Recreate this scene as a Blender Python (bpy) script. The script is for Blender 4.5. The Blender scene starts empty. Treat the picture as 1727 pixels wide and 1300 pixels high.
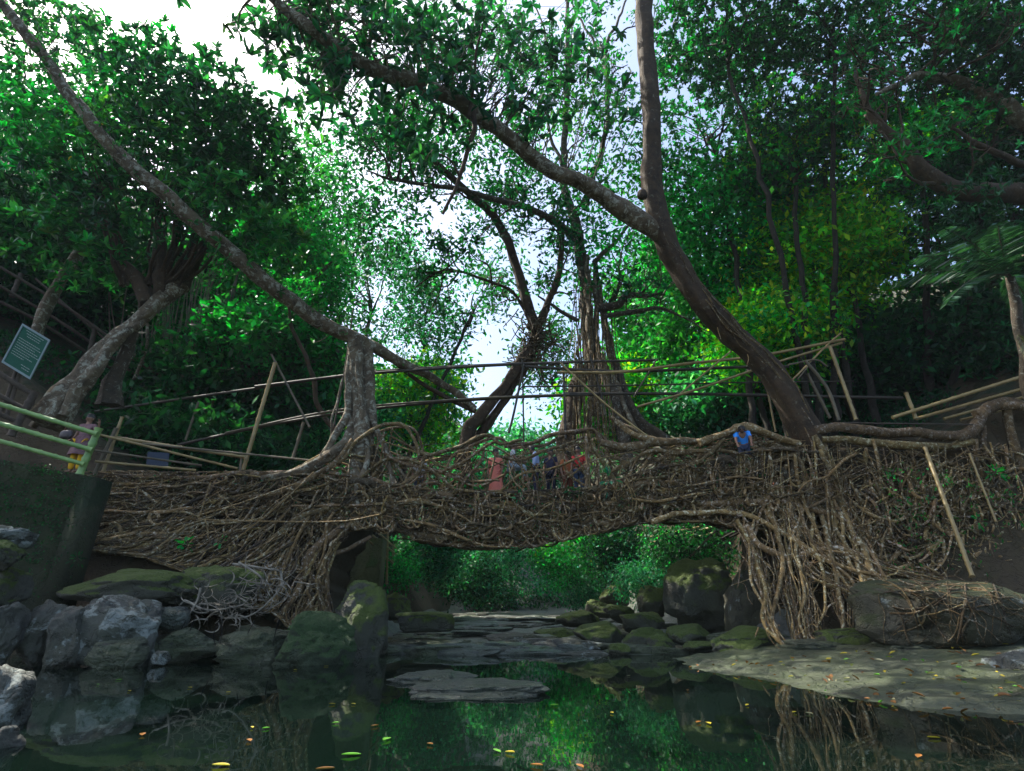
import bpy, bmesh, math, random
import numpy as np
from mathutils import Vector, Matrix
R = math.radians
rng = np.random.default_rng(7); random.seed(7)
S = bpy.context.scene
C = S.collection

# ---------------------------------------------------------------- camera, sky, sun, exposure
CAM = np.array([0, 0, 1.3]); PITCH = R(23.2); F = 897.0
cd = bpy.data.cameras.new('camera'); cam = bpy.data.objects.new('camera', cd); C.objects.link(cam)
cam.location = CAM; cam.rotation_euler = (R(90) + PITCH, 0, 0)
cd.sensor_width = 36; cd.lens = 36 * F / 1727; cd.clip_start = .1; cd.clip_end = 2000
S.camera = cam
SUN_AZ = R(-68); SUN_EL = R(56)            # azimuth from +Y towards +X
w = bpy.data.worlds.new("World"); S.world = w; w.use_nodes = True
nt = w.node_tree; sky = nt.nodes.new('ShaderNodeTexSky'); sky.sky_type = 'NISHITA'; sky.sun_disc = False
sky.sun_elevation = SUN_EL; sky.sun_rotation = SUN_AZ
sky.dust_density = 3.5; sky.air_density = 1.0; sky.ozone_density = 1.5
nt.links.new(sky.outputs[0], nt.nodes['Background'].inputs[0]); nt.nodes['Background'].inputs[1].default_value = 0.14
sd = bpy.data.lights.new('sun', 'SUN'); sun = bpy.data.objects.new('sun', sd); C.objects.link(sun)
sd.energy = 4.2; sd.angle = R(0.5); sd.color = (1, .95, .84)
sdir = Vector((math.sin(SUN_AZ) * math.cos(SUN_EL), math.cos(SUN_AZ) * math.cos(SUN_EL), math.sin(SUN_EL)))
sun.rotation_euler = sdir.to_track_quat('Z', 'Y').to_euler(); sun.location = sdir * 60
S.view_settings.view_transform = 'Standard'; S.view_settings.look = 'None'
S.view_settings.exposure = 1.45; S.view_settings.gamma = 1

# ---------------------------------------------------------------- measuring: a photo pixel at a known distance -> a world point
CT, ST = math.cos(PITCH), math.sin(PITCH); WL = .3      # water level
def ray(px, py):
    u = (np.asarray(px, float) - 863.5) / F; v = (650 - np.asarray(py, float)) / F
    return np.stack([u + 0 * v, CT - v * ST + 0 * u, ST + v * CT + 0 * u], -1)
def P(px, py, Y):
    d = ray(px, py); t = np.asarray(Y) / d[..., 1]
    return CAM + d * t[..., None]
def PZ(px, py, z):
    d = ray(px, py); t = (z - CAM[2]) / d[..., 2]
    return CAM + d * t[..., None]
def pxm(px, py, Y):                           # metres per photo pixel there
    return float(Y / ray(px, py)[1] / F)
def PP(pts, Y=None):                          # list of (px,py[,Y]) -> world path
    return np.array([P(p[0], p[1], p[2] if len(p) > 2 else Y) for p in pts])

# ---------------------------------------------------------------- noise
def _h(ix, iy, iz, s):
    n = (ix * 374761393 + iy * 668265263 + iz * 2147483647 + s * 974634777) & 0xffffffff
    n = ((n ^ (n >> 13)) * 1274126177) & 0xffffffff
    return ((n ^ (n >> 16)) & 0xffff) / 65535.0
def vn(p, s=0):
    p = np.asarray(p, float); i = np.floor(p).astype(np.int64); f = p - i; f = f * f * (3 - 2 * f)
    r = 0
    for dx in (0, 1):
        for dy in (0, 1):
            for dz in (0, 1):
                wgt = (f[..., 0] if dx else 1 - f[..., 0]) * (f[..., 1] if dy else 1 - f[..., 1]) * (f[..., 2] if dz else 1 - f[..., 2])
                r = r + wgt * _h(i[..., 0] + dx, i[..., 1] + dy, i[..., 2] + dz, s)
    return r * 2 - 1
def fbm(p, o=4, s=0):
    p = np.asarray(p, float); r = 0; a = .5
    for k in range(o): r = r + a * vn(p * 2 ** k + 13.7 * k, s + k); a *= .5
    return r

# ---------------------------------------------------------------- mesh building
class MB:
    def __init__(s): s.v = []; s.f = []; s.c = []; s.n = 0; s.hasc = False
    def add(s, v, f, col=None):
        v = np.asarray(v, np.float32).reshape(-1, 3); f = np.asarray(f, np.int64)
        s.v.append(v); s.f.append(f + s.n); s.n += len(v)
        if col is not None: s.hasc = True
        c = np.ones((len(v), 3), np.float32) if col is None else np.broadcast_to(np.asarray(col, np.float32), (len(v), 3))
        s.c.append(c)
    def build(s, name, mat=None, parent=None, smooth=True):
        me = bpy.data.meshes.new(name)
        if s.v:
            v = np.concatenate(s.v); me.vertices.add(len(v)); me.vertices.foreach_set('co', v.ravel())
            lt = np.concatenate([np.full(len(f), f.shape[1]) for f in s.f]); lp = np.concatenate([f.ravel() for f in s.f])
            me.loops.add(len(lp)); me.loops.foreach_set('vertex_index', lp.astype(np.int32))
            me.polygons.add(len(lt)); st = np.concatenate([[0], np.cumsum(lt)[:-1]])
            me.polygons.foreach_set('loop_start', st.astype(np.int32)); me.polygons.foreach_set('loop_total', lt.astype(np.int32))
            me.polygons.foreach_set('use_smooth', np.full(len(lt), smooth))
            if s.hasc:
                a = me.color_attributes.new('Col', 'FLOAT_COLOR', 'POINT')
                c = np.concatenate(s.c); c = np.concatenate([c, np.ones((len(c), 1), np.float32)], 1)
                a.data.foreach_set('color', c.ravel())
            me.update(calc_edges=True)
        if mat: me.materials.append(mat)
        o = bpy.data.objects.new(name, me); C.objects.link(o)
        if parent: o.parent = parent
        return o
def crom(pts, n):
    p = np.asarray(pts, float)
    if len(p) == 2: return p[0] + (p[1] - p[0]) * np.linspace(0, 1, n)[:, None]
    e = np.vstack([2 * p[0] - p[1], p, 2 * p[-1] - p[-2]])
    t = np.linspace(0, len(p) - 1 - 1e-6, n); i = t.astype(int); u = (t - i)[:, None]
    a, b, c, d = e[i], e[i + 1], e[i + 2], e[i + 3]
    return .5 * (2 * b + (c - a) * u + (2 * a - 5 * b + 4 * c - d) * u ** 2 + (-a + 3 * b - 3 * c + d) * u ** 3)
def tube(mb, path, rad, k=6, n=None, wob=0, bump=0, col=None, cap=True, seed=None, lobes=0):
    """tapered tube along a smooth path; wob = sideways wander in metres, bump = relative girth noise"""
    path = np.asarray(path, float)
    if n is None: n = max(3, min(80, int(len(path) * 5)))
    p = crom(path, n)
    rad = np.atleast_1d(np.asarray(rad, float)); r = np.interp(np.linspace(0, 1, n), np.linspace(0, 1, len(rad)), rad) if len(rad) > 1 else np.full(n, rad[0])
    sd = rng.integers(1e4) if seed is None else seed
    if wob:
        L = np.concatenate([[0], np.cumsum(np.linalg.norm(np.diff(p, axis=0), axis=1))])
        q = np.stack([L * 1.3, 0 * L, 0 * L], 1)
        p = p + wob * np.stack([vn(q + sd, 1), vn(q + sd, 2), vn(q + sd, 3)], 1)
    t = np.gradient(p, axis=0); t /= np.linalg.norm(t, axis=1)[:, None] + 1e-9
    ref = np.array([.31, .9, .2]) if abs(t[:, 1]).mean() < .7 else np.array([.9, .1, .3])
    u = np.cross(t, ref); u /= np.linalg.norm(u, axis=1)[:, None] + 1e-9; v = np.cross(t, u)
    a = np.linspace(0, 2 * np.pi, k, endpoint=False)
    ring = np.cos(a)[None, :, None] * u[:, None] + np.sin(a)[None, :, None] * v[:, None]
    rr = np.repeat(r[:, None], k, 1)
    if bump:
        rr = rr * (1 + bump * fbm(p[:, None] * 1.2 / max(r.mean() * 4, .1) + ring * 1.5 + sd, 3) * 1.6)
    if lobes: rr = rr * (1 + .16 * np.cos(lobes * a + sd)[None] * np.linspace(1, .25, n)[:, None])
    V = p[:, None] + ring * rr[..., None]; V = V.reshape(-1, 3)
    i = np.arange(n - 1)[:, None] * k; j = np.arange(k)[None]; jn = (j + 1) % k
    Fq = np.stack([i + j, i + jn, i + k + jn, i + k + j], -1).reshape(-1, 4)
    mb.add(V, Fq, col)
    if cap:
        for b, pt in ((0, p[0]), ((n - 1) * k, p[-1])):
            mb.add(np.vstack([V[b:b + k], pt]), [[x, (x + 1) % k, k] if b else [(x + 1) % k, x, k] for x in range(k)], col)
    return p, r
def boxm(mb, lo, hi, M=None, col=None, bevel=0):
    lo = np.array(lo, float); hi = np.array(hi, float)
    v = np.array([[x, y, z] for x in (lo[0], hi[0]) for y in (lo[1], hi[1]) for z in (lo[2], hi[2])])
    if M is not None: v = (np.array(M.to_3x3()) @ v.T).T + np.array(M.translation)
    mb.add(v, [[0, 1, 3, 2], [4, 6, 7, 5], [0, 4, 5, 1], [2, 3, 7, 6], [0, 2, 6, 4], [1, 5, 7, 3]], col)
def tag(o, label=None, cat=None, group=None, kind=None):
    if label: o['label'] = label
    if cat: o['category'] = cat
    if group: o['group'] = group
    if kind: o['kind'] = kind
    return o
def empty(name, loc, label=None, cat=None, group=None):
    o = bpy.data.objects.new(name, None); C.objects.link(o); o.location = loc; o.empty_display_size = .2
    tag(o, label, cat, group); return o
def under(parent, o):                       # parts are modelled in world space: keep them there
    o.parent = parent; o.matrix_parent_inverse = Matrix.Translation(parent.location).inverted(); return o

# ---------------------------------------------------------------- materials
def mat(name):
    m = bpy.data.materials.new(name); m.use_nodes = True; t = m.node_tree
    b = t.nodes['Principled BSDF']; return m, t, b
def nd(t, typ, **kw):
    n = t.nodes.new(typ)
    for k, v in kw.items():
        if k in n.inputs: n.inputs[k].default_value = v
        else: setattr(n, k, v)
    return n
def ramp(t, src, stops):
    r = t.nodes.new('ShaderNodeValToRGB'); t.links.new(src, r.inputs[0])
    e = r.color_ramp.elements
    while len(e) < len(stops): e.new(.5)
    for x, (p, c) in zip(e, stops): x.position = p; x.color = (*c, 1) if len(c) == 3 else c
    return r
def noise(t, sc, det=6, rough=.6, vec=None, dist=0):
    n = nd(t, 'ShaderNodeTexNoise', Scale=sc, Detail=det, Roughness=rough, Distortion=dist)
    if vec is None:
        tc = t.nodes.new('ShaderNodeTexCoord'); vec = tc.outputs['Object']
    t.links.new(vec, n.inputs['Vector']); return n
def mixc(t, fac, a, b, mode='MIX'):
    m = t.nodes.new('ShaderNodeMix'); m.data_type = 'RGBA'; m.blend_type = mode
    for s, x in ((0, fac), (6, a), (7, b)):
        if hasattr(x, 'links'): t.links.new(x, m.inputs[s])
        else: m.inputs[s].default_value = x if s == 0 else (*x, 1)
    return m.outputs[2]
def math_(t, op, a, b=0.):
    m = t.nodes.new('ShaderNodeMath'); m.operation = op
    for i, x in enumerate((a, b)):
        if hasattr(x, 'links'): t.links.new(x, m.inputs[i])
        else: m.inputs[i].default_value = x
    return m.outputs[0]
def bumpn(t, b, h, st=.5, d=.02):
    n = nd(t, 'ShaderNodeBump', Strength=st, Distance=d); t.links.new(h, n.inputs['Height']); t.links.new(n.outputs[0], b.inputs['Normal']); return n
def mosscov(t, lo, hi, sc=1.5):
    g = t.nodes.new('ShaderNodeNewGeometry'); s = t.nodes.new('ShaderNodeSeparateXYZ'); t.links.new(g.outputs['Normal'], s.inputs[0])
    n = noise(t, sc, 6, .65); f = math_(t, 'ADD', s.outputs[2], math_(t, 'MULTIPLY', math_(t, 'SUBTRACT', n.outputs[0], .5), 2.2))
    return ramp(t, f, [(lo, (0, 0, 0)), (hi, (1, 1, 1))]).outputs[0]
def m_rock(name, c1, c2, moss=None, mc=(.05, .085, .012), lichen=0, rough=.75, strata=0):
    m, t, b = mat(name)
    n1 = noise(t, 1.1, 8, .65); n2 = noise(t, 9, 6, .7)
    n3 = noise(t, 42, 5, .8); f = math_(t, 'ADD', math_(t, 'ADD', math_(t, 'MULTIPLY', n1.outputs[0], .5), math_(t, 'MULTIPLY', n2.outputs[0], .28)), math_(t, 'MULTIPLY', n3.outputs[0], .22))
    col = ramp(t, f, [(.38, c1), (.58, c2)]).outputs[0]; st_n = noise(t, .55, 5, .7); col = mixc(t, ramp(t, st_n.outputs[0], [(.42, (0, 0, 0)), (.6, (.75, .75, .75))]).outputs[0], col, tuple(x * k_ for x, k_ in zip(c1, (1.3, 1.5, .9))))
    h = math_(t, 'ADD', math_(t, 'ADD', n1.outputs[0], math_(t, 'MULTIPLY', n2.outputs[0], .5)), math_(t, 'MULTIPLY', n3.outputs[0], .22))
    if strata:
        tc = t.nodes.new('ShaderNodeTexCoord'); mp = nd(t, 'ShaderNodeMapping'); mp.inputs['Scale'].default_value = (.6, .6, 3.2)
        t.links.new(tc.outputs['Object'], mp.inputs[0]); sn = noise(t, 1.6, 6, .65, mp.outputs[0], 1.2)
        col = mixc(t, ramp(t, sn.outputs[0], [(.36, (1, 1, 1)), (.44, (0, 0, 0))]).outputs[0], col, tuple(x * .45 for x in c1))
        h = math_(t, 'ADD', h, math_(t, 'MULTIPLY', sn.outputs[0], 1.5))
    if lichen:
        l = noise(t, 2.2, 8, .7, dist=.4); col = mixc(t, ramp(t, l.outputs[0], [(.6 - lichen * .12, (0, 0, 0)), (.66 - lichen * .12, (1, 1, 1))]).outputs[0], col, (.22, .25, .225))
    if moss is not None:
        mn = noise(t, 14, 6, .8); mcol = ramp(t, mn.outputs[0], [(.3, tuple(x * .45 for x in mc)), (.7, mc)]).outputs[0]
        fac = mosscov(t, moss, moss + .3); col = mixc(t, fac, col, mcol)
        h = math_(t, 'ADD', h, math_(t, 'MULTIPLY', fac, math_(t, 'MULTIPLY', mn.outputs[0], 1.2)))
    t.links.new(col, b.inputs['Base Color']); b.inputs['Roughness'].default_value = rough
    cr_ = t.nodes.new('ShaderNodeTexVoronoi'); cr_.feature = 'DISTANCE_TO_EDGE'; cr_.inputs['Scale'].default_value = 1.6; nn = noise(t, 2.5, 4, .6); tc2 = t.nodes.new('ShaderNodeTexCoord'); vm = t.nodes.new('ShaderNodeVectorMath'); vm.operation = 'ADD'; t.links.new(tc2.outputs['Object'], vm.inputs[0]); t.links.new(nn.outputs['Color'], vm.inputs[1]); t.links.new(vm.outputs[0], cr_.inputs['Vector'])
    h = math_(t, 'ADD', h, math_(t, 'MULTIPLY', ramp(t, cr_.outputs['Distance'], [(0, (0, 0, 0)), (.06, (1, 1, 1))]).outputs[0], .35))
    bumpn(t, b, h, 1.0, .09); return m
def m_bark(name, c1, c2, lich=(.3, .32, .27), amt=.5, moss=0, sc=3, att=False):
    m, t, b = mat(name)
    tc = t.nodes.new('ShaderNodeTexCoord'); vec = tc.outputs['Object']
    n1 = noise(t, sc, 8, .7, vec); n2 = noise(t, sc * 6, 5, .7, vec)
    col = ramp(t, n1.outputs[0], [(.35, c1), (.65, c2)]).outputs[0]
    l = noise(t, sc * 1.7, 8, .75, vec, .6)
    col = mixc(t, ramp(t, l.outputs[0], [(.62 - .14 * amt, (0, 0, 0)), (.7 - .14 * amt, (1, 1, 1))]).outputs[0], col, lich)
    if moss: col = mixc(t, mosscov(t, 1.1 - moss, 1.4 - moss), col, (.03, .055, .012))
    if att:
        a = nd(t, 'ShaderNodeAttribute', attribute_name='Col'); col = mixc(t, 1.0, col, a.outputs[0], 'MULTIPLY')
    t.links.new(col, b.inputs['Base Color']); b.inputs['Roughness'].default_value = .85
    bumpn(t, b, math_(t, 'ADD', n1.outputs[0], math_(t, 'MULTIPLY', n2.outputs[0], .6)), 1., .06); return m
def m_leaf(name, rough=.5, trans=.4, tint=(1.1, 1.7, .5), spec=.22):
    m, t, b = mat(name)
    a = nd(t, 'ShaderNodeAttribute', attribute_name='Col')
    t.links.new(a.outputs[0], b.inputs['Base Color']); b.inputs['Roughness'].default_value = rough
    b.inputs['Specular IOR Level'].default_value = spec
    tr = t.nodes.new('ShaderNodeBsdfTranslucent'); t.links.new(mixc(t, 1.0, a.outputs[0], tint, 'MULTIPLY'), tr.inputs[0])
    mx = nd(t, 'ShaderNodeMixShader'); mx.inputs[0].default_value = trans
    t.links.new(b.outputs[0], mx.inputs[1]); t.links.new(tr.outputs[0], mx.inputs[2])
    t.links.new(mx.outputs[0], t.nodes['Material Output'].inputs[0]); return m
def m_plain(name, c, rough=.7, var=.25, sc=8, bump=.3, metal=0):
    m, t, b = mat(name); n = noise(t, sc, 6, .65)
    t.links.new(ramp(t, n.outputs[0], [(.3, tuple(x * (1 - var) for x in c)), (.7, tuple(min(1, x * (1 + var)) for x in c))]).outputs[0], b.inputs['Base Color'])
    b.inputs['Roughness'].default_value = rough; b.inputs['Metallic'].default_value = metal
    if bump: bumpn(t, b, n.outputs[0], bump, .01)
    return m
def m_bamboo(name, c, c2, rough=.4):
    m, t, b = mat(name); n = noise(t, 3, 5, .6); n2 = noise(t, 30, 4, .7)
    col = ramp(t, n.outputs[0], [(.35, c), (.65, c2)]).outputs[0]
    col = mixc(t, ramp(t, n2.outputs[0], [(.6, (0, 0, 0)), (.72, (.7, .7, .7))]).outputs[0], col, tuple(x * .35 for x in c))
    t.links.new(col, b.inputs['Base Color']); b.inputs['Roughness'].default_value = rough; bumpn(t, b, n2.outputs[0], .3, .004); return m

M = {}
M['soil'] = m_rock('soil', (.026, .017, .008), (.085, .06, .03), moss=.65, mc=(.022, .04, .01), rough=.95)
M['bed'] = m_rock('bed', (.05, .055, .05), (.13, .14, .125), moss=1.1, rough=.5)
M['core'] = m_rock('core', (.018, .011, .004), (.07, .046, .019), moss=1.2, rough=.95)
M['root'] = m_bark('root', (.055, .033, .010), (.19, .13, .052), (.36, .34, .25), .62, 0, 6, True)
M['bark_pale'] = m_bark('bark_pale', (.05, .034, .018), (.18, .135, .08), (.34, .33, .25), .75, .15, 3)
M['bark_dark'] = m_bark('bark_dark', (.022, .013, .005), (.075, .043, .019), (.16, .145, .10), .3, .12, 3)
M['bark_mid'] = m_bark('bark_mid', (.03, .022, .014), (.09, .065, .04), (.26, .27, .22), .5, .15, 4)
M['bark_deep'] = m_bark('bark_deep', (.010, .008, .005), (.035, .026, .016), (.07, .07, .055), .3, .15, 3)
M['twig'] = m_plain('twig', (.045, .035, .022), .85)
M['rock_grey'] = m_rock('rock_grey', (.03, .03, .026), (.12, .12, .10), moss=1.0, mc=(.04, .07, .015), lichen=.35)
M['rock_lichen'] = m_rock('rock_lichen', (.03, .033, .03), (.10, .105, .09), moss=1.15, mc=(.045, .06, .012), lichen=.9)
M['rock_moss'] = m_rock('rock_moss', (.03, .03, .024), (.085, .085, .065), moss=.1, mc=(.10, .155, .018))
M['rock_allmoss'] = m_rock('rock_allmoss', (.02, .03, .018), (.04, .055, .03), moss=-.2, mc=(.04, .10, .022))
M['rock_brown'] = m_rock('rock_brown', (.024, .022, .013), (.085, .078, .048), moss=.5, mc=(.05, .065, .015), lichen=.05)
M['rock_slab'] = m_rock('rock_slab', (.035, .042, .026), (.115, .13, .085), moss=1.0, mc=(.055, .08, .018), strata=1, rough=.36)
M['rock_wet'] = m_rock('rock_wet', (.03, .036, .034), (.11, .125, .115), moss=1.15, mc=(.04, .07, .015), rough=.28)
M['wallmoss'] = m_rock('wallmoss', (.02, .028, .012), (.055, .05, .028), moss=.3, mc=(.02, .05, .014), rough=.95)
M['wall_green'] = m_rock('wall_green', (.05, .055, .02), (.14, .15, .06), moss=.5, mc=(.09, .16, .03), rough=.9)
M['leaf'] = m_leaf('leaf'); M['leaf_glossy'] = m_leaf('leaf_glossy', .36, .3, spec=.35)
M['litter'] = m_leaf('litter', .5, .15)
M['bam_tan'] = m_bamboo('bam_tan', (.20, .14, .05), (.34, .25, .10))
M['bam_green'] = m_bamboo('bam_green', (.13, .27, .07), (.24, .38, .12), .4)
M['bam_dark'] = m_bamboo('bam_dark', (.022, .017, .011), (.055, .042, .026), .6)
M['bam_old'] = m_bamboo('bam_old', (.08, .065, .04), (.15, .12, .07), .6)
M['timber'] = m_plain('timber', (.075, .055, .04), .85, .4)
M['tie'] = m_plain('tie', (.10, .035, .02), .8)
# water
m, t, b = mat('water'); M['water'] = m
b.inputs['Base Color'].default_value = (.002, .006, .004, 1); b.inputs['Roughness'].default_value = .015; b.inputs['IOR'].default_value = 1.34
n = noise(t, 1.6, 3, .5); bumpn(t, b, n.outputs[0], .05, .02)

# ---------------------------------------------------------------- ground
def sst(a, b, x): u = np.clip((x - a) / (b - a), 0, 1); return u * u * (3 - 2 * u)
def ground(x, y):
    x = np.asarray(x, float); y = np.asarray(y, float)
    p = np.stack([x, y, 0 * x], -1)
    bed = -.9 + (.93 + .033 * np.maximum(y - 15.7, 0)) * sst(14.6, 15.9, y + .5 * vn(p * .7, 3))
    bed = np.minimum(bed, 1.6) + np.clip((y - 52 - .3 * x) * .5, 0, 25)
    xl = -4.7 - .02 * (y - 16) + .6 * vn(p * .25, 5)       # foot of the left bank
    xr = 6.4 + .03 * (y - 16) + .8 * vn(p * .22, 6)
    l = np.maximum(xl - x, 0); r = np.maximum(x - xr, 0)
    frontl = sst(14.6, 17.0, y); frontr = sst(13.6, 17.3, y)
    hl = np.where(l < 5, l * .72, 3.6 + (l - 5) * .62)
    hr = np.where(r < 3, r * 1.15, 3.45 + (r - 3) * .62)
    back = .30 * np.maximum(y - 19, 0) * sst(0, 6, l + r)
    back = np.minimum(back, 6)
    lowl = np.minimum(l * .5, 2.1) * sst(11.8, 15.6, y + .6 * vn(p * .6, 8))
    lowr = np.minimum(r * .2, 1.2) * sst(6, 13, y)
    z = bed + hl * frontl + hr * frontr + back * np.maximum(frontl, frontr) + lowl * (1 - frontl) * 1.2 + lowr * (1 - frontr)
    z = z + .16 * fbm(p * .8, 4, 9) * (1 + np.minimum(l + r, 4) * .6) * sst(14, 17, y)
    return z + WL
gx = np.concatenate([np.linspace(-90, -22, 40), np.linspace(-21.6, 22, 200), np.linspace(22.5, 90, 40)])
gy = np.concatenate([np.linspace(-30, 5, 20), np.linspace(5.5, 34, 150), np.linspace(35, 160, 60)])
X, Y = np.meshgrid(gx, gy); Z = ground(X, Y)
nx, ny = len(gx), len(gy); i = np.arange(ny - 1)[:, None] * nx; j = np.arange(nx - 1)[None]
mb = MB(); mb.add(np.stack([X, Y, Z], -1).reshape(-1, 3), np.stack([i + j, i + j + 1, i + nx + j + 1, i + nx + j], -1).reshape(-1, 4))
gr = mb.build('ground', M['soil']); tag(gr, kind='structure')
# stream-bed rock where the banks are low: second material by height of the bank
gr.data.materials.append(M['bed'])
cx = X[:-1, :-1].ravel(); cy = Y[:-1, :-1].ravel()
mi = ((cx > -5.4) & (cx < 7.2 + .02 * cy)).astype(np.int32); gr.data.polygons.foreach_set('material_index', mi)
mb = MB(); mb.add([[-60, -25, WL], [60, -25, WL], [60, 17.2, WL], [-60, 17.2, WL]], [[0, 1, 2, 3]])
tag(mb.build('water', M['water'], smooth=False), kind='structure')

# ---------------------------------------------------------------- rocks
def ico(sub):
    bm = bmesh.new(); bmesh.ops.create_icosphere(bm, subdivisions=sub, radius=1)
    v = np.array([x.co[:] for x in bm.verts]); f = np.array([[q.index for q in p.verts] for p in bm.faces]); bm.free(); return v, f
ICO = {k: ico(k) for k in (3, 4, 5)}
def rock_geo(c, dims, seed, sub=5, rot=0, box=.72, facets=13, rough=.13, tilt=(0, 0)):
    v, f = ICO[sub]; v = v.copy(); g = np.random.default_rng(seed)
    v = np.sign(v) * np.abs(v) ** box
    for k in range(facets):
        n = g.normal(size=3); n /= np.linalg.norm(n); d = g.uniform(.66, .98); e = v @ n - d; m_ = e > 0
        v[m_] -= (e[m_] * .92)[:, None] * n
    dirn = v / (np.linalg.norm(v, axis=1)[:, None] + 1e-9)
    v = v + dirn * (rough * 2 * fbm(v * 1.4 + seed * 3.1, 5, seed))[:, None]
    rid = 1 - np.abs(fbm(v * np.array([1.1, 1.1, 2.2]) + seed * 1.7, 4, seed + 9)) * 6; v = v - dirn * (np.clip(rid, 0, 1) ** 2 * .11)[:, None]
    v = v + dirn * (.035 * fbm(v * 6 + seed, 3, seed + 3))[:, None]
    v = v * np.asarray(dims) ; E = Matrix.Rotation(rot, 3, 'Z') @ Matrix.Rotation(tilt[0], 3, 'X') @ Matrix.Rotation(tilt[1], 3, 'Y')
    return (np.array(E) @ v.T).T + np.asarray(c), f
def rock(name, label, px0, px1, py_top, py_bot, Y, mat_, seed, depth=1.0, group=None, zb=None, **kw):
    """a rock that spans px0..px1 and py_top..py_bot in the photo when its middle stands at distance Y"""
    cx_ = (px0 + px1) / 2; cy_ = (py_top + py_bot) / 2; s = pxm(cx_, cy_, Y)
    c = P(cx_, cy_, Y); hx = (px1 - px0) / 2 * s; hz = (py_bot - py_top) / 2 * s * 1.05
    v, f = rock_geo((0, 0, 0), (hx, hx * depth, hz), seed, **kw)
    m_ = MB(); m_.add(v, f); o = m_.build(name, M[mat_]); o.location = c
    tag(o, label, 'rock', group); return o

rock('boulder', 'big pale lichen topped grey boulder at the left edge of the pool', 135, 276, 1010, 1132, 12.6, 'rock_lichen', 3, .8, sub=5, box=.7)
rock('boulder', 'grey cracked boulder left of the lichen topped boulder', 25, 112, 1008, 1128, 12.5, 'rock_grey', 11, .9, sub=5)
rock('boulder', 'rounded dark boulder with pale spots wedged between two bigger ones', 80, 152, 1030, 1132, 12.0, 'rock_grey', 17, .9, sub=5)
rock('boulder', 'flat low stone under the lichen topped boulder', 145, 240, 1078, 1136, 12.2, 'rock_slab', 19, .7)
rock('boulder', 'pale smooth boulder in the lower left corner', -70, 50, 1138, 1262, 6.0, 'rock_lichen', 23, .9, sub=5, box=.9, facets=4)
rock('boulder', 'dark wet boulder below the pale one in the lower left corner', -60, 42, 1235, 1330, 5.2, 'rock_grey', 27, .9, sub=5)
rock('boulder', 'flat topped grey rock against the left edge below the mossy wall', -30, 52, 886, 925, 12.0, 'rock_lichen', 29, .9)
rock('boulder', 'dark moss edged rock second from top at left edge', -30, 42, 912, 960, 11.8, 'rock_moss', 31, .9)
rock('boulder', 'shadowed boulder at the left edge above the pool', -40, 38, 960, 1040, 12.3, 'rock_moss', 37, .9)
rock('boulder', 'black angular boulder at the left edge by the water', -40, 34, 1020, 1120, 11.8, 'rock_grey', 41, .9)
rock('boulder', 'smooth bluish dark stone under the pale root tangle', 262, 318, 1024, 1062, 13.2, 'rock_wet', 43, .9, box=.95, facets=3)
rock('stone', 'small yellow marked stone in the water beside the lichen boulder', 257, 290, 1098, 1122, 12.4, 'rock_lichen', 47, .9, sub=3)
rock('boulder', 'large green moss covered boulder standing in the pool', 462, 602, 1038, 1138, 13.2, 'rock_allmoss', 52, .85, sub=5, box=.85, facets=6, rough=.12)
rock('boulder', 'dark block of rock behind the moss covered boulder under the roots', 425, 495, 975, 1075, 15.6, 'rock_brown', 59, .9)
rock('boulder', 'mossy wedge shaped rock at the left foot of the arch', 560, 655, 985, 1112, 15.2, 'rock_moss', 61, .9, sub=5)
rock('boulder', 'long flat mossy block lying in the stream bed under the arch', 664, 768, 1034, 1064, 18.5, 'rock_moss', 67, .5, box=.45, facets=3, rough=.05)
rock('boulder', 'layered mossy boulder behind the wedge under the arch', 638, 696, 998, 1042, 20, 'rock_moss', 71, .9, box=.55)
rock('boulder', 'mossy bank slab left of the arch above the ledge', 120, 330, 962, 1020, 13.8, 'rock_moss', 73, .55, sub=5, box=.7, facets=4)
rock('boulder', 'mossy bank slab topped by pale roots', 300, 445, 955, 1035, 14.4, 'rock_moss', 74, .6, sub=5, box=.75, facets=4)
rock('ledge', 'layered grey ledge at waterline between lichen boulder and mossy boulder', 235, 372, 1062, 1122, 13.3, 'rock_slab', 79, .8, box=.62, facets=9, rough=.16)
rock('ledge', 'layered brown ledge at waterline beside the moss covered boulder', 350, 485, 1062, 1130, 13.5, 'rock_slab', 84, .8, box=.6, facets=8, rough=.18)
rock('boulder', 'huge rounded brown boulder wrapped in fine roots at the right', 1462, 1745, 973, 1098, 11.6, 'rock_brown', 89, .7, sub=5, box=.72, facets=6, tilt=(0, R(6)))
rock('boulder', 'pale stone slab under the root curtain at the right', 1322, 1500, 1082, 1128, 13.2, 'rock_slab', 97, .7, box=.5, facets=3, rough=.05)
rock('boulder', 'moss tinted slab wedged below the root curtain', 1380, 1492, 1060, 1094, 13.3, 'rock_moss', 101, .7, box=.5, facets=3)
rock('ledge', 'dark thin ledge below the huge brown boulder', 1485, 1720, 1082, 1122, 11.8, 'rock_slab', 103, .5, box=.45, facets=2, rough=.05)
rock('boulder', 'grey lichen boulder cut by the right edge of the photo', 1672, 1790, 1098, 1180, 8.6, 'rock_lichen', 107, .9, sub=5)
rock('boulder', 'tall mossy rock face with ferns right of the arch', 1120, 1235, 945, 1075, 18.3, 'rock_moss', 109, .7, sub=5)
rock('boulder', 'dark rock in shade at the right foot of the arch', 1225, 1335, 960, 1105, 16.8, 'rock_brown', 113, .8, sub=5)
rock('boulder', 'moss capped boulder beside the root curtain at the waterline', 1195, 1320, 1060, 1112, 14.8, 'rock_moss', 127, .7)
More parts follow.
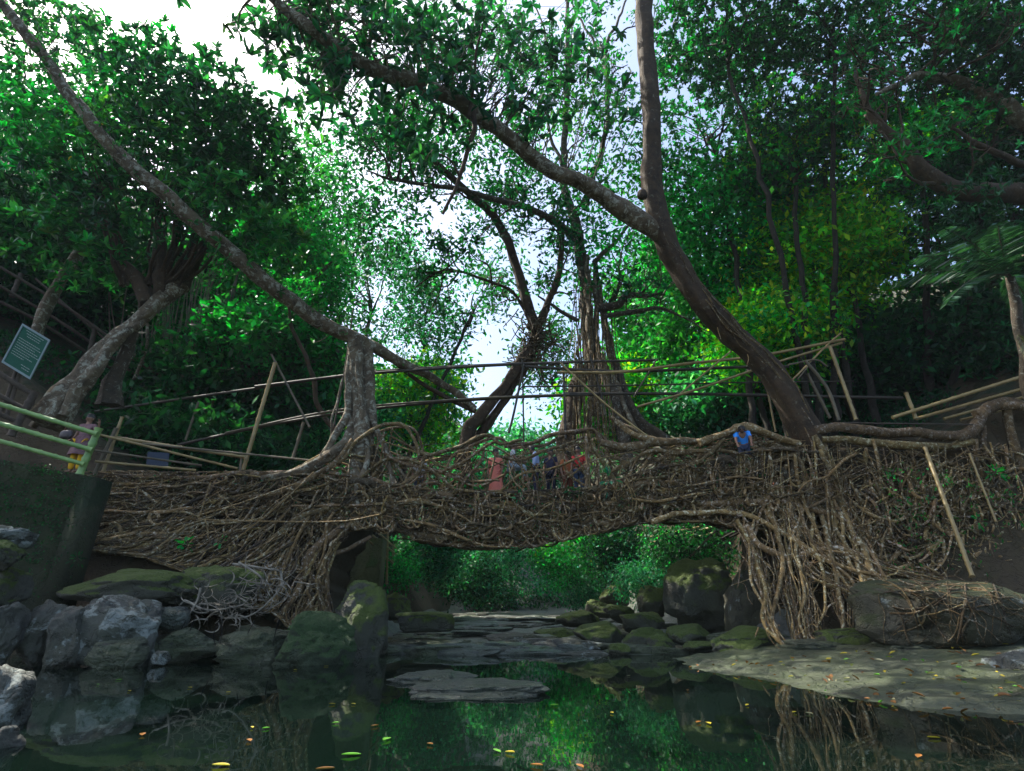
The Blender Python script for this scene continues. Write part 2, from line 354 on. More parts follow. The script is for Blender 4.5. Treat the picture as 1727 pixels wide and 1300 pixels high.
for k, (a, b_, c_, d_, Yy) in enumerate([(1128, 1200, 1052, 1090, 16.6), (1040, 1122, 1028, 1075, 18.6), (1050, 1128, 1060, 1100, 17.0), (965, 1050, 1050, 1092, 18.2),
        (1018, 1070, 1020, 1050, 20.5), (985, 1035, 1012, 1042, 24), (1092, 1140, 1070, 1105, 16.2), (900, 980, 1060, 1082, 20), (1075, 1130, 985, 1040, 19.5),
        (1010, 1060, 988, 1022, 24), (1140, 1215, 1082, 1100, 15.6), (1020, 1062, 1086, 1106, 15.8), (935, 1010, 1028, 1060, 22)]):
    rock('mossy_rock', ['yellow mossed low rock at the foot of the tall mossy face', 'round mossy rock in front of the shaded right bank', 'mossy rock low at the edge of the right bank', 'grey rock with green cap beside the stream',
        'mossy rock further back along the right bank', 'far mossy rock where the stream bends', 'small slanted rock touching the pool at right of the arch', 'broad flat mossy stone in the middle of the stream bed', 'mossy rock tucked under the hanging bushes',
        'distant dark rock under the bright bush', 'narrow wet ledge stone at the waterline', 'pale small stone at the rapids', 'low moss sheeted rock right of centre'][k], a, b_, c_, d_, Yy, 'rock_moss', 200 + k, .9, 'mossy rocks of the right bank', sub=4, box=.7)
# flagstones of the stream bed
g = np.random.default_rng(5)
for k in range(90):
    y = 15.9 + 26 * g.random() ** 1.9; x = g.uniform(-3.6, 6.2) * (1 + .01 * y); zz = float(ground(x, y))
    sx = g.uniform(.5, 1.3) * (1 + .02 * (y - 16)); v, f = rock_geo((0, 0, 0), (sx, sx * g.uniform(.4, .8), g.uniform(.09, .24)), 300 + k, sub=4, rot=g.uniform(-.6, .6), box=.55, facets=16, rough=.2)
    m_ = MB(); m_.add(v, f); o = m_.build('flagstone', M[['rock_wet', 'rock_slab', 'rock_grey'][k % 3]]); o.location = (x, y, zz + .02)
    tag(o, '%s flat slab %s of the stream bed, %s' % (['dark wet', 'layered', 'pale flecked'][k % 3], 'left' if x < -.8 else 'right' if x > 3 else 'centre', 'at the edge of the pool' if y < 17.2 else 'just beyond the arch' if y < 21 else 'far upstream'), 'rock', 'flat slabs of the stream bed')
# islet and shelf at right
for a, b_, c_, d_, s_, lab in [(690, 905, 1148, 1183, 401, 'flat pale rock islet breaking the surface of the pool'), (660, 800, 1136, 1158, 404, 'thin rock shelf just above water left of the islet')]:
    q = PZ((a + b_) / 2, (c_ + d_) / 2, WL); s = pxm((a + b_) / 2, (c_ + d_) / 2, q[1])
    v, f = rock_geo((0, 0, 0), ((b_ - a) / 2 * s * 1.05, .85, .11), s_, sub=5, box=.7, facets=14, rough=.3)
    m_ = MB(); m_.add(v, f); o = m_.build('rock_islet', M['rock_wet']); o.location = q; tag(o, lab, 'rock')
# rock shelf: a broad sheet sloping into the water on the right
sx = np.linspace(-2, 22, 220); sy = np.linspace(2.5, 14.5, 160); X, Y = np.meshgrid(sx, sy)
pp = np.stack([X, Y, 0 * X], -1)
edge = 3.6 + .0 * Y + (13.2 - Y) * .12 + .55 * vn(pp * .5, 21) + np.maximum(7.6 - Y, 0) * .9    # x of the waterline
d = X - edge
Z = np.where(d > 0, .17 * d ** .8 if False else .15 * np.maximum(d, 0) ** .75, d * .25) + .05 * fbm(pp * 1.3, 5, 22)
q_ = Z + .10 * fbm(pp * np.array([.35, .9, 1]), 4, 25); Z = Z * .35 + .65 * (np.floor(q_ * 11) + sst(.75, 1, (q_ * 11) % 1)) / 11 + .03 * fbm(pp * 4, 3, 29)
Z = np.minimum(Z, .75); Z = np.maximum(Z, -.5) + WL
ny, nx = X.shape; i = np.arange(ny - 1)[:, None] * nx; j = np.arange(nx - 1)[None]
mb = MB(); mb.add(np.stack([X, Y, Z], -1).reshape(-1, 3), np.stack([i + j, i + j + 1, i + nx + j + 1, i + nx + j], -1).reshape(-1, 4))
SH = (sx, sy, Z)
def shelf_z(x, y):
    a = np.searchsorted(sx, x); b_ = np.searchsorted(sy, y); return float(Z_sh[min(b_, len(sy) - 1), min(a, len(sx) - 1)])
Z_sh = Z
tag(mb.build('rock_shelf', M['rock_slab']), kind='structure')

# ---------------------------------------------------------------- leaves
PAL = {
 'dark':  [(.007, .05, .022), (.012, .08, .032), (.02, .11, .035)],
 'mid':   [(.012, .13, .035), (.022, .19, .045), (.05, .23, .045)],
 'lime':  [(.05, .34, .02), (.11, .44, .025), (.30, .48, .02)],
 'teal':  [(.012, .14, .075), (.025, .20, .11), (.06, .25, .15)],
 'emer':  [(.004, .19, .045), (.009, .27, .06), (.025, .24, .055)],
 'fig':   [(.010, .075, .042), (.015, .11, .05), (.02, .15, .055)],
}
def leaf_add(mb, pos, dirn, L, W, pal, near=False, g=rng, grp=0):
    """pos (n,3) leaf bases, dirn (n,3) growing directions, lengths L, widths W"""
    n = len(pos); dirn = dirn / (np.linalg.norm(dirn, axis=1)[:, None] + 1e-9)
    up = g.normal(size=(n, 3)) * .55 + np.array([0, 0, 1]); s = np.cross(dirn, up); s /= np.linalg.norm(s, axis=1)[:, None] + 1e-9
    nrm = np.cross(s, dirn); L = np.broadcast_to(L, n)[:, None]; W = np.broadcast_to(W, n)[:, None]
    if isinstance(pal, str): pal = PAL[pal]
    pl = np.array(pal); c = pl[g.integers(len(pl), size=n)] * g.uniform(.7, 1.3, size=(n, 1)) * g.uniform(.9, 1.1, size=(n, 3))
    if grp:                                     # each twig's leaves share a tone: young and old growth
        kk = n // grp; tone = np.exp(g.normal(0, .38, kk)); c = c * np.repeat(tone, grp)[:n, None]; c[:, 0] *= np.repeat(np.exp(g.normal(0, .3, kk)), grp)[:n]
    if near:
        b = pos; t = pos + dirn * L - nrm * L * .12
        l1 = pos + dirn * L * .3 + s * W * .42 + nrm * W * .1; l2 = pos + dirn * L * .7 + s * W * .42 + nrm * W * .06
        r1 = pos + dirn * L * .3 - s * W * .42 + nrm * W * .1; r2 = pos + dirn * L * .7 - s * W * .42 + nrm * W * .06
        V = np.stack([b, l1, l2, t, r2, r1], 1).reshape(-1, 3); k = np.arange(n)[:, None] * 6
        mb.add(V, np.concatenate([k + np.array([[0, 1, 2, 3]]), k + np.array([[0, 3, 4, 5]])]), np.repeat(c, 6, 0))
    else:
        V = np.stack([pos, pos + dirn * L * .5 + s * W * .5, pos + dirn * L, pos + dirn * L * .5 - s * W * .5], 1).reshape(-1, 3); k = np.arange(n)[:, None] * 4
        mb.add(V, k + np.array([[0, 1, 2, 3]]), np.repeat(c, 4, 0))
def crown_pts(c, r, ncl, seed, gap=.0, shell=.35):
    g = np.random.default_rng(seed); out = []
    while sum(map(len, out)) < ncl:
        u = g.normal(size=(ncl * 3, 3)); u /= np.linalg.norm(u, axis=1)[:, None]; rad = g.uniform(shell, 1.0, size=(len(u), 1)) ** .6
        u = u * rad * (1 + .28 * vn(u * 2.1 + seed * 7.7, seed)[:, None])
        q = u * r + c
        keep = vn(q * .55 + seed, seed + 5) > gap - .9 + .3 * 0 if gap <= 0 else vn(q * (1.6 / max(min(r), 1)) + seed, seed + 5) > gap - .45
        out.append(q[keep])
        if len(out) > 12: break
    return np.concatenate(out)[:ncl]
def rosettes(mb, q, L, pal, g, per=8, spread=1.0, Ws=.42):
    n = len(q); base = np.repeat(q, per, 0); a = g.normal(size=(n, 1, 3)) * .5 + np.array([0, 0, .6])
    d_ = g.normal(size=(n, per, 3)) + a * spread; d_ = d_.reshape(-1, 3)
    l = L * g.uniform(.6, 1.15, size=len(base)); leaf_add(mb, base, d_, l, l * Ws, pal, True, g, per)
def clumps(mb, q, cr, L, pal, g, per=40):
    n = len(q); base = np.repeat(q, per, 0) + g.normal(size=(n * per, 3)) * cr * np.array([1, 1, .7]); d_ = g.normal(size=base.shape) + np.array([0, 0, -.25])
    l = L * g.uniform(.45, 1.5, size=len(base)); leaf_add(mb, base, d_, l, l * .45, pal, False, g, per)
def tree(name, label, px, py, Y, rpx, rpy, pal, nl, L, style='clump', base=None, group=None, seed=1, bark='bark_deep', gap=0., depth=1., tr=.22, shell=.35, cr=.5, per=40, mix=None, cat='tree', nlimb=7, trunk=True):
    """crown seen at px,py with radii rpx,rpy (photo pixels) at distance Y, on a trunk that stands on the ground"""
    g = np.random.default_rng(seed); s = pxm(px, py, Y); c = P(px, py, Y); r = np.array([rpx * s, rpx * s * depth, rpy * s])
    if base is None:
        bx, by = c[0] + g.uniform(-.15, .15) * r[0], Y + g.uniform(-.2, .2) * r[1]; 
        by = max(by, 20 + g.random())
        if -6.5 < bx < 9 and 16 < by < 62: bx = -7.5 - g.random() * 2 if bx < 1 else 10 + g.random() * 2
        base = np.array([bx, by, float(ground(bx, by)) - .1])
    else: base = np.asarray(base, float)
    root = empty(name, base, label, cat, group)
    fork = c - np.array([0, 0, r[2] * .35]); midp = (base + fork) / 2 + g.normal(size=3) * np.array([.5, .4, 0]) * .4
    q = crown_pts(c, r, max(4, int(nl / per)), seed, gap, shell)
    if trunk:
        tb = MB(); tube(tb, [base, midp, fork], [tr * 1.5, tr, tr * .75], 10, 24, .12, .18, lobes=4)
        for k in range(nlimb):
            tgt = q[g.integers(len(q))] * .92 + c * .08; m_ = (fork + tgt) / 2 + g.normal(size=3) * .08 * r; m_[2] -= .05 * r[2]
            tube(tb, [fork - (fork - midp) * .15 * g.random(), m_, tgt], [tr * .55, tr * .3, .02], 6, 14, .15, .1)
            for kk in range(3):
                t2 = q[g.integers(len(q))]; dd = np.linalg.norm(t2 - tgt)
                if dd < 1.2 * min(r[0], r[2]): tube(tb, [m_, (m_ + t2) / 2 + g.normal(size=3) * .1, t2], [tr * .2, tr * .12, .012], 5, 8, .1)
        under(root, tb.build('trunk', M[bark]))
    lb = MB()
    if style == 'clump': clumps(lb, q, cr, L, pal, g, per)
    else: rosettes(lb, q, L, pal, g, per)
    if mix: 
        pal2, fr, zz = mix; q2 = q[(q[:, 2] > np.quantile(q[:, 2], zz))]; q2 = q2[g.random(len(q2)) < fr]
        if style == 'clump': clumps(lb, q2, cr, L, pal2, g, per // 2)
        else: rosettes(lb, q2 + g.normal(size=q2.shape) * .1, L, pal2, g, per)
    under(root, lb.build('crown', M['leaf_glossy' if style != 'clump' else 'leaf'], smooth=False))
    return root

# background and bank trees: name, label, px, py, Y, rpx, rpy, palette, leaves, leaf length ...
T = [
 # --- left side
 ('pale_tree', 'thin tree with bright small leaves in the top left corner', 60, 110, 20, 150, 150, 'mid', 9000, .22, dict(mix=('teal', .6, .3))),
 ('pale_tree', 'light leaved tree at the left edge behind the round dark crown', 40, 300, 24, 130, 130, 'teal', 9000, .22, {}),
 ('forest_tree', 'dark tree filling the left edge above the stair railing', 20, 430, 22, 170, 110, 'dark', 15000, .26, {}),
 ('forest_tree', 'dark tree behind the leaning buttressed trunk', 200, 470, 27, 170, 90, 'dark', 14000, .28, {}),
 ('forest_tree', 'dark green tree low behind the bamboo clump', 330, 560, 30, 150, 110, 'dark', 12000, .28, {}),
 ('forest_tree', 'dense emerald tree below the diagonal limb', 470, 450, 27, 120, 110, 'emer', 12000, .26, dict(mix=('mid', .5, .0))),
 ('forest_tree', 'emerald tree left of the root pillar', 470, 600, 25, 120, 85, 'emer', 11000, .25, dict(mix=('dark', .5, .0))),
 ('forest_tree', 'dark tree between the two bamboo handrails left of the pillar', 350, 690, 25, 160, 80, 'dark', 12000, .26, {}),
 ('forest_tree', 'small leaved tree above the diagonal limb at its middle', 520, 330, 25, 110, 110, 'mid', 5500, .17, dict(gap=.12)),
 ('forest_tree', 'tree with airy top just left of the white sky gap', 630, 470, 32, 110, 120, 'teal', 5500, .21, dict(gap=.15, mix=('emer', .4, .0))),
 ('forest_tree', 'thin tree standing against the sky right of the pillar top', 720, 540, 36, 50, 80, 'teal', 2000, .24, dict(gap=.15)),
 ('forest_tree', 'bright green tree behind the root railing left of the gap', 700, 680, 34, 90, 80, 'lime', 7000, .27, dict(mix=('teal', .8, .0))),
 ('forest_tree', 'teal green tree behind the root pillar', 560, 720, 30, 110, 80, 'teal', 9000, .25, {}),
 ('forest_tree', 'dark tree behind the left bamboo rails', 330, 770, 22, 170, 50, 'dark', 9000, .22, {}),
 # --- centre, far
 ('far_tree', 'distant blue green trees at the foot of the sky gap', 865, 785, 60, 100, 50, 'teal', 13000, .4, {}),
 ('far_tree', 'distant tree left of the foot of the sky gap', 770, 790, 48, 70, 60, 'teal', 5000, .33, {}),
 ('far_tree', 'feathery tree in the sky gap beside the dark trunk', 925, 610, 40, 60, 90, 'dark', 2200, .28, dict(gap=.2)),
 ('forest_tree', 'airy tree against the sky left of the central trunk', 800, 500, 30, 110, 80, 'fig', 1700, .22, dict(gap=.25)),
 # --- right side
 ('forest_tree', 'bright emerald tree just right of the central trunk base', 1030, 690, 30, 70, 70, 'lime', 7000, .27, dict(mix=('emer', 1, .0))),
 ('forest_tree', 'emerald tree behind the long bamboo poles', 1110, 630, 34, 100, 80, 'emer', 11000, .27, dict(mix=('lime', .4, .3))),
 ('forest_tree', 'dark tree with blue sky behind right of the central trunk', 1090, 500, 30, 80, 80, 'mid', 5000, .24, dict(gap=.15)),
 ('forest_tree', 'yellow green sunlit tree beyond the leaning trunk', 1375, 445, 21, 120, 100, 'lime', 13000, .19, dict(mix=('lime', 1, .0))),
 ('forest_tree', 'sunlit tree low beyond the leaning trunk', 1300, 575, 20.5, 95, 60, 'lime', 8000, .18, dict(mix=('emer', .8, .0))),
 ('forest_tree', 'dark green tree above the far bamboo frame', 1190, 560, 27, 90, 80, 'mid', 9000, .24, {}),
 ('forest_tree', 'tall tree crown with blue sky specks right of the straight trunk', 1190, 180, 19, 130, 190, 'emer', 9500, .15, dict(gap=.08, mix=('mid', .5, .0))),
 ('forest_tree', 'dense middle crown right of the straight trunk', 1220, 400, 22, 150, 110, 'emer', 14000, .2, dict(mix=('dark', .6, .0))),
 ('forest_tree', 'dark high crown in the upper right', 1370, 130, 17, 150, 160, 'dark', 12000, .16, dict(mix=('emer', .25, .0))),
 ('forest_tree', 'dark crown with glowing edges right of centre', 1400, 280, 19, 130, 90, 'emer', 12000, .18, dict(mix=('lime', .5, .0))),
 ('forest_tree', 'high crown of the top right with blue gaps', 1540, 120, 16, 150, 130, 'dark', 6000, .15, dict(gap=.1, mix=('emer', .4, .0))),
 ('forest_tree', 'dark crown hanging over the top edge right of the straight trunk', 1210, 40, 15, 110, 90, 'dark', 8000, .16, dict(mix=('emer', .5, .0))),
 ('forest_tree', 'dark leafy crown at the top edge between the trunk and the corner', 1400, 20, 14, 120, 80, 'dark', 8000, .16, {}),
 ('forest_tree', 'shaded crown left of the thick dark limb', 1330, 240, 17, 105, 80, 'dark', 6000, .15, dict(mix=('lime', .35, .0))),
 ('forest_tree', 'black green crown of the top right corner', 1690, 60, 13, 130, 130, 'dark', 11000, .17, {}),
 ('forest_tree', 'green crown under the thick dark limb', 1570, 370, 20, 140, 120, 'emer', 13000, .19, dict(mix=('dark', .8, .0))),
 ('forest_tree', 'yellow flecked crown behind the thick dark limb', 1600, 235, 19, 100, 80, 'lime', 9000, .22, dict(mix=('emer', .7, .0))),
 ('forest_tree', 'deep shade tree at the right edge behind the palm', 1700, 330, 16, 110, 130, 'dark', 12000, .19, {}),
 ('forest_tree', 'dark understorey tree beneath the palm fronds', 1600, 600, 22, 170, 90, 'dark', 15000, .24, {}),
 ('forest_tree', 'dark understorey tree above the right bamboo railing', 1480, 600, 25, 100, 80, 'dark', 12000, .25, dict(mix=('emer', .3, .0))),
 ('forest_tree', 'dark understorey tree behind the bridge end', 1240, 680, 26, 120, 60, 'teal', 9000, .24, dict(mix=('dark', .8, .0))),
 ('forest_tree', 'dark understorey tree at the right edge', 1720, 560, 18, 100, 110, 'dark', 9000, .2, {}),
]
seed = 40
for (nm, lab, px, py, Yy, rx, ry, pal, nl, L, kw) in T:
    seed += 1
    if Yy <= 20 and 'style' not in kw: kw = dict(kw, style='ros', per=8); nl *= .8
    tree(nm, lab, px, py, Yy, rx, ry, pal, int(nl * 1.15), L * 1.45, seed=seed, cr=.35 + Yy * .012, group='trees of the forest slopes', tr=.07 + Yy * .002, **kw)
# trees seen under the arch and bushes on the banks
B = [
 ('bush', 'bright green bush hanging at the bend of the stream under the arch', 955, 930, 44, 62, 55, 'emer', 7000, .2, dict(mix=('lime', .35, .4))),
 ('bush', 'dark blue green bush left of the bright one under the arch', 840, 945, 52, 60, 50, 'teal', 5000, .24, {}),
 ('bush', 'grey green bush under the arch beside the bamboo fence', 725, 930, 34, 55, 50, 'teal', 5000, .17, dict(mix=('dark', 1, .0))),
 ('bush', 'dark bush closing the view at the stream bend', 905, 995, 58, 80, 22, 'teal', 4000, .25, {}),
 ('bush', 'dark bush under the arch on the left bank', 785, 975, 44, 50, 36, 'dark', 4000, .2, dict(mix=('teal', 1, .0))),
 ('bush', 'dark hanging bush on the right bank under the arch', 1045, 930, 25, 50, 50, 'dark', 6000, .12, dict(mix=('teal', .7, .0))),
 ('bush', 'leafy bush on top of the tall mossy rock', 1150, 930, 21, 60, 40, 'dark', 5000, .10, dict(mix=('emer', .4, .0))),
 ('bush', 'fern like bush above the right bank stones', 1085, 980, 21, 45, 26, 'teal', 3000, .09, {}),
 ('bush', 'low dark bush on the far bank in the middle of the arch', 830, 1005, 50, 46, 18, 'dark', 2600, .18, dict(mix=('teal', 1, .0))),
 ('bush', 'low teal bush on the far bank right of the middle', 985, 1000, 46, 34, 24, 'teal', 2600, .18, {}),
 ('bush', 'small bright weed clump below the lattice fence', 672, 965, 24, 28, 22, 'emer', 1400, .1, {}),
]
for (nm, lab, px, py, Yy, rx, ry, pal, nl, L, kw) in B:
    seed += 1
    tree(nm, lab, px, py, Yy, rx, ry, pal, int(nl * 1.2), L * 1.4, seed=seed, cr=.25 + Yy * .006, group='bushes under the arch', tr=.05, cat='bush', nlimb=4, **kw)

# undergrowth on the slopes: nobody could count it
def undergrowth(name, label, xs, ys, n, L, pal, seed):
    g = np.random.default_rng(seed); x = g.uniform(*xs, n); y = g.uniform(*ys, n)
    k = vn(np.stack([x * .5, y * .5, 0 * x], -1), seed) > -.25; x, y = x[k], y[k]; z = ground(x, y)
    mb = MB(); q = np.stack([x, y, z], -1); per = 9; base = np.repeat(q, per, 0) + g.normal(size=(len(q) * per, 3)) * np.array([.22, .22, .1]) + np.array([0, 0, .12])
    d_ = g.normal(size=base.shape) + np.array([0, 0, .8]); l = L * g.uniform(.5, 1.5, len(base)); leaf_add(mb, base, d_, l, l * .35, pal, False, g)
    tag(mb.build(name, M['leaf'], smooth=False), label, 'undergrowth', kind='stuff')
undergrowth('undergrowth', 'low leafy ground cover on the shaded left hillside', (-32, -6.5), (18.5, 45), 9000, .2, 'dark', 3)
undergrowth('undergrowth', 'leafy ground cover on the far slope that closes the valley', (-22, 34), (52, 90), 9000, .36, 'dark', 5)
undergrowth('undergrowth', 'low leafy ground cover on the dark right hillside', (8.5, 34), (19, 45), 9000, .2, 'dark', 4)

def branchlets(paths, n, ln, r0, seed, lev=2, up=.5):
    """side branches off given limbs; returns (mesh builder, tips)"""
    g = np.random.default_rng(seed); mb = MB(); tips = []
    def grow(a, d, L, r, lv):
        d = d / np.linalg.norm(d); m1 = a + d * L * .5 + g.normal(size=3) * L * .1; e = a + d * L + g.normal(size=3) * L * .14 + np.array([0, 0, L * .1])
        p, _ = tube(mb, [a, m1, e], [r, r * .7, r * .3], 5, 9, L * .05, .1)
        if lv:
            for _k in range(3): k = g.integers(3, 9); grow(p[k], d + g.normal(size=3) * .75, L * g.uniform(.4, .65), r * .5, lv - 1)
        else: tips.append(e)
    for k in range(n):
        c = crom(PP(paths[k % len(paths)]) if not isinstance(paths[0], np.ndarray) else paths[k % len(paths)], 40); i = g.integers(6, 38); t_ = c[min(i + 1, 39)] - c[i - 1]; t_ /= np.linalg.norm(t_)
        grow(c[i], g.normal(size=3) + t_ * .6 + np.array([0, 0, up]), ln * g.uniform(.5, 1.2), r0 * g.uniform(.6, 1.1), lev)
    return mb, np.array(tips)
# ---------------------------------------------------------------- the bridge
YB, YF = 17.9, 16.2                             # far and near face
ip = lambda pts: (np.array([p[0] for p in pts], float), np.array([p[1] for p in pts], float))
Dk = ip([(150, 800), (300, 802), (450, 800), (560, 806), (650, 822), (720, 828), (850, 836), (1000, 828), (1100, 796), (1200, 778), (1300, 762), (1400, 745), (1560, 735), (1727, 712), (1800, 700)])
Bt = ip([(150, 900), (300, 925), (450, 930), (520, 925), (570, 892), (620, 880), (700, 900), (800, 916), (900, 913), (1000, 890), (1080, 872), (1200, 868), (1290, 890), (1400, 930), (1560, 960), (1800, 960)])
Tp = ip([(500, 800), (560, 775), (600, 735), (640, 716), (682, 718), (702, 764), (740, 772), (790, 745), (830, 738), (870, 748), (900, 742), (940, 728), (992, 724), (1012, 746), (1060, 752), (1130, 742), (1200, 748), (1252, 722), (1330, 745), (1380, 745)])
dk = lambda x: np.interp(x, *Dk); bt = lambda x: np.interp(x, *Bt); tp = lambda x: np.interp(x, *Tp)
bridge = empty('root_bridge', P(860, 836, 17.0), 'living bridge of woven brown fig roots arching over the stream', 'bridge')
# core: deck of packed soil and roots
pxs = np.linspace(150, 1440, 200); mb = MB(); V = []
for k, x in enumerate(pxs):
    top = P(x, dk(x) + 6, YF + .25); bot = P(x, bt(x) - 10, YF + .25); zt, zb_ = top[2], bot[2]; xc = top[0]; xb = bot[0]
    zc = (zt + zb_) / 2; hz = (zt - zb_) / 2
    for a in np.linspace(0, 2 * np.pi, 24, endpoint=False):
        cy_, cz = math.cos(a), math.sin(a); e = .55
        yy = (YF + YB) / 2 + np.sign(cy_) * abs(cy_) ** e * .72; z_ = zc + np.sign(cz) * abs(cz) ** e * hz
        V.append([xc + (xb - xc) * (zt - z_) / (zt - zb_), yy, z_])
V = np.array(V); V += .13 * np.stack([0 * V[:, 0], fbm(V * 2.5, 4, 2), fbm(V * 2.5, 4, 3)], -1)
i = np.arange(199)[:, None] * 24; j = np.arange(24)[None]; jn = (j + 1) % 24
mb.add(V, np.stack([i + j, i + jn, i + 24 + jn, i + 24 + j], -1).reshape(-1, 4)); under(bridge, mb.build('deck', M['core']))
def rc(g, lo=.55, hi=1.5): 
    v = g.uniform(lo, hi); return np.array([v, v * g.uniform(.9, 1.02), v * g.uniform(.8, 1.05)])
g = np.random.default_rng(11)
def surf(x, y, out=0.):                          # a point of the near face; out = metres towards the viewer
    return P(x, y, YF - out)
# thick stringer roots, each a part
for k in range(62):
    x0 = g.uniform(160, 1250); ln = g.uniform(160, 520); f0 = g.uniform(.02, .98); n = 9
    xx = np.linspace(x0, min(x0 + ln, 1440), n); ff = np.clip(f0 + np.cumsum(g.normal(0, .09, n)), 0, 1)
    yy = dk(xx) + (bt(xx) - dk(xx)) * ff; out = -.02 + .14 * np.sin(ff * np.pi) + g.uniform(-.03, .1)
    r = g.uniform(.03, .085); m_ = MB(); tube(m_, [surf(a, b, o) for a, b, o in zip(xx, yy, out)], [r * .7, r, r, r * .6], 8, 50, .1, .22, rc(g, .5, 1.35)); under(bridge, m_.build('thick_root', M['root']))
for k in range(34):
    x0 = g.uniform(300, 1330); xx = np.linspace(x0, x0 + g.uniform(60, 220), 6); f0 = g.uniform(.1, .9); ff = np.clip(f0 + np.cumsum(g.normal(0, .2, 6)), 0, 1.02)
    r = g.uniform(.07, .135); m_ = MB(); tube(m_, [surf(a, dk(a) + (bt(a) - dk(a)) * f_, g.uniform(0, .16)) for a, f_ in zip(xx, ff)], [r * .3, r, r * .8, r, r * .25], 10, 44, .12, .45, rc(g, .35, 1.1)); under(bridge, m_.build('gnarled_root', M['root']))
# roots along the underside
for k in range(24):
    x0 = g.uniform(540, 1150); xx = np.linspace(x0, x0 + g.uniform(150, 330), 7); dd = g.uniform(0, 1.5); m_ = MB()
    pts = [P(a, bt(a) - 4 + g.normal() * 5, YF) + np.array([0, dd + g.normal() * .1, -.02]) for a in xx]
    r = g.uniform(.03, .07); tube(m_, pts, [r * .6, r, r * .5], 7, 34, .12, .2, rc(g, .4, 1)); under(bridge, m_.build('underside_root', M['root']))
# tangle of thin roots on the near face, stuff
mb = MB()
for k in range(1700):
    x0 = g.uniform(155, 1430); f0 = g.uniform(-.03, 1.04); y0 = dk(x0) + (bt(x0) - dk(x0)) * f0
    fl = g.random() < .3; ang = g.normal(0, .22) + (0 if g.random() < .5 else np.pi) if fl else g.uniform(-np.pi, np.pi); ln = g.uniform(60, 220) if fl else g.uniform(12, 65); n = 7; cv = g.normal(0, .06 if fl else .5)
    x, y = x0, y0; pts = []; o = g.uniform(-.1, .3)
    for q in range(n):
        yl, yh = dk(x) - 5, bt(x) + 9; yc = min(max(y, yl), yh); fr = (yc - dk(x)) / max(bt(x) - dk(x), 1)
        pts.append(surf(x, yc, o + .1 * math.sin(np.clip(fr, 0, 1) * np.pi) + (.05 if q % 2 else -.05)))
        x += math.cos(ang) * ln / n; y += math.sin(ang) * ln / n; ang += cv + g.normal(0, .16 if fl else .42)
    r = g.choice([.009, .014, .021, .032, .052], p=[.27, .27, .23, .15, .08]); tube(mb, pts, [r * .7, r, r * .4], 6, 18, .04, .2, rc(g, .2, 1.9))
for k in range(330):                             # U-shaped and curling roots on the lower face
    x0 = g.uniform(520, 1420); y0 = dk(x0) + (bt(x0) - dk(x0)) * g.uniform(.25, .85); w_ = g.choice([-1, 1]) * g.uniform(8, 34); h_ = min(g.uniform(12, 46), bt(x0) + 8 - y0); o = g.uniform(.12, .34)
    r = g.choice([.014, .022, .034, .05], p=[.3, .35, .25, .1]); tube(mb, [surf(x0, y0, o - .15), surf(x0 + w_ * .02, y0 + h_ * .6, o), surf(x0 + w_ * .45, y0 + h_, o + .05), surf(x0 + w_ * .95, y0 + h_ * .7, o), surf(x0 + w_ * 1.05, y0 + h_ * g.uniform(-.3, .3), o - .15)], [r, r, r * .9, r * .7], 7, 22, .03, .2, rc(g, .6, 2.0))
for k in range(150):                             # upright roots tying deck and underside
    x0 = g.uniform(540, 1420); y0 = dk(x0) - 4; y1 = dk(x0) + (bt(x0) - dk(x0)) * g.uniform(.5, 1.08); x1 = x0 + g.normal() * 16; r = g.choice([.012, .02, .03])
    tube(mb, [surf(x0, y0, .2), surf((x0 + x1) / 2 + g.normal() * 7, (y0 + y1) / 2, .32), surf(x1, y1, .2)], [r, r * .9, r * .5], 6, 16, .06, .2, rc(g, .7, 2.2))
# loops and short hangers below the arch
for k in range(150):
    x0 = g.uniform(560, 1280); a = P(x0, bt(x0) - 8, YF + g.uniform(-.1, 1.2)); w_ = g.uniform(-.3, .3); dn = g.uniform(.08, .32)
    tube(mb, [a, a + [w_ * .3, 0, -dn], a + [w_ * .8, .03, -dn * .9], a + [w_, .05, .05]] if g.random() < .5 else [a, a + [w_ * .2, 0, -dn * .6], a + [w_ * .4, 0, -dn * 1.3]], [.018, .014, .009], 5, 12, .02, 0, rc(g, .4, 1.2))
under(bridge, tag(mb.build('root_tangle', M['root']), kind='stuff'))
lf = MB(); n_ = 330; x_ = g.uniform(200, 1420, n_); f_ = g.random(n_); a_ = np.array([surf(a, dk(a) + (bt(a) - dk(a)) * b, .3) for a, b in zip(x_, f_)]); base = np.repeat(a_, 5, 0) + g.normal(size=(n_ * 5, 3)) * .06
leaf_add(lf, base, g.normal(size=base.shape) + [0, -.5, .3], g.uniform(.05, .13, len(base)), .045, [(.02, .09, .03), (.03, .12, .04), (.10, .07, .03), (.12, .08, .03)], False, g, 5); under(bridge, tag(lf.build('sprouts_and_litter', M['litter'], smooth=False), kind='stuff'))
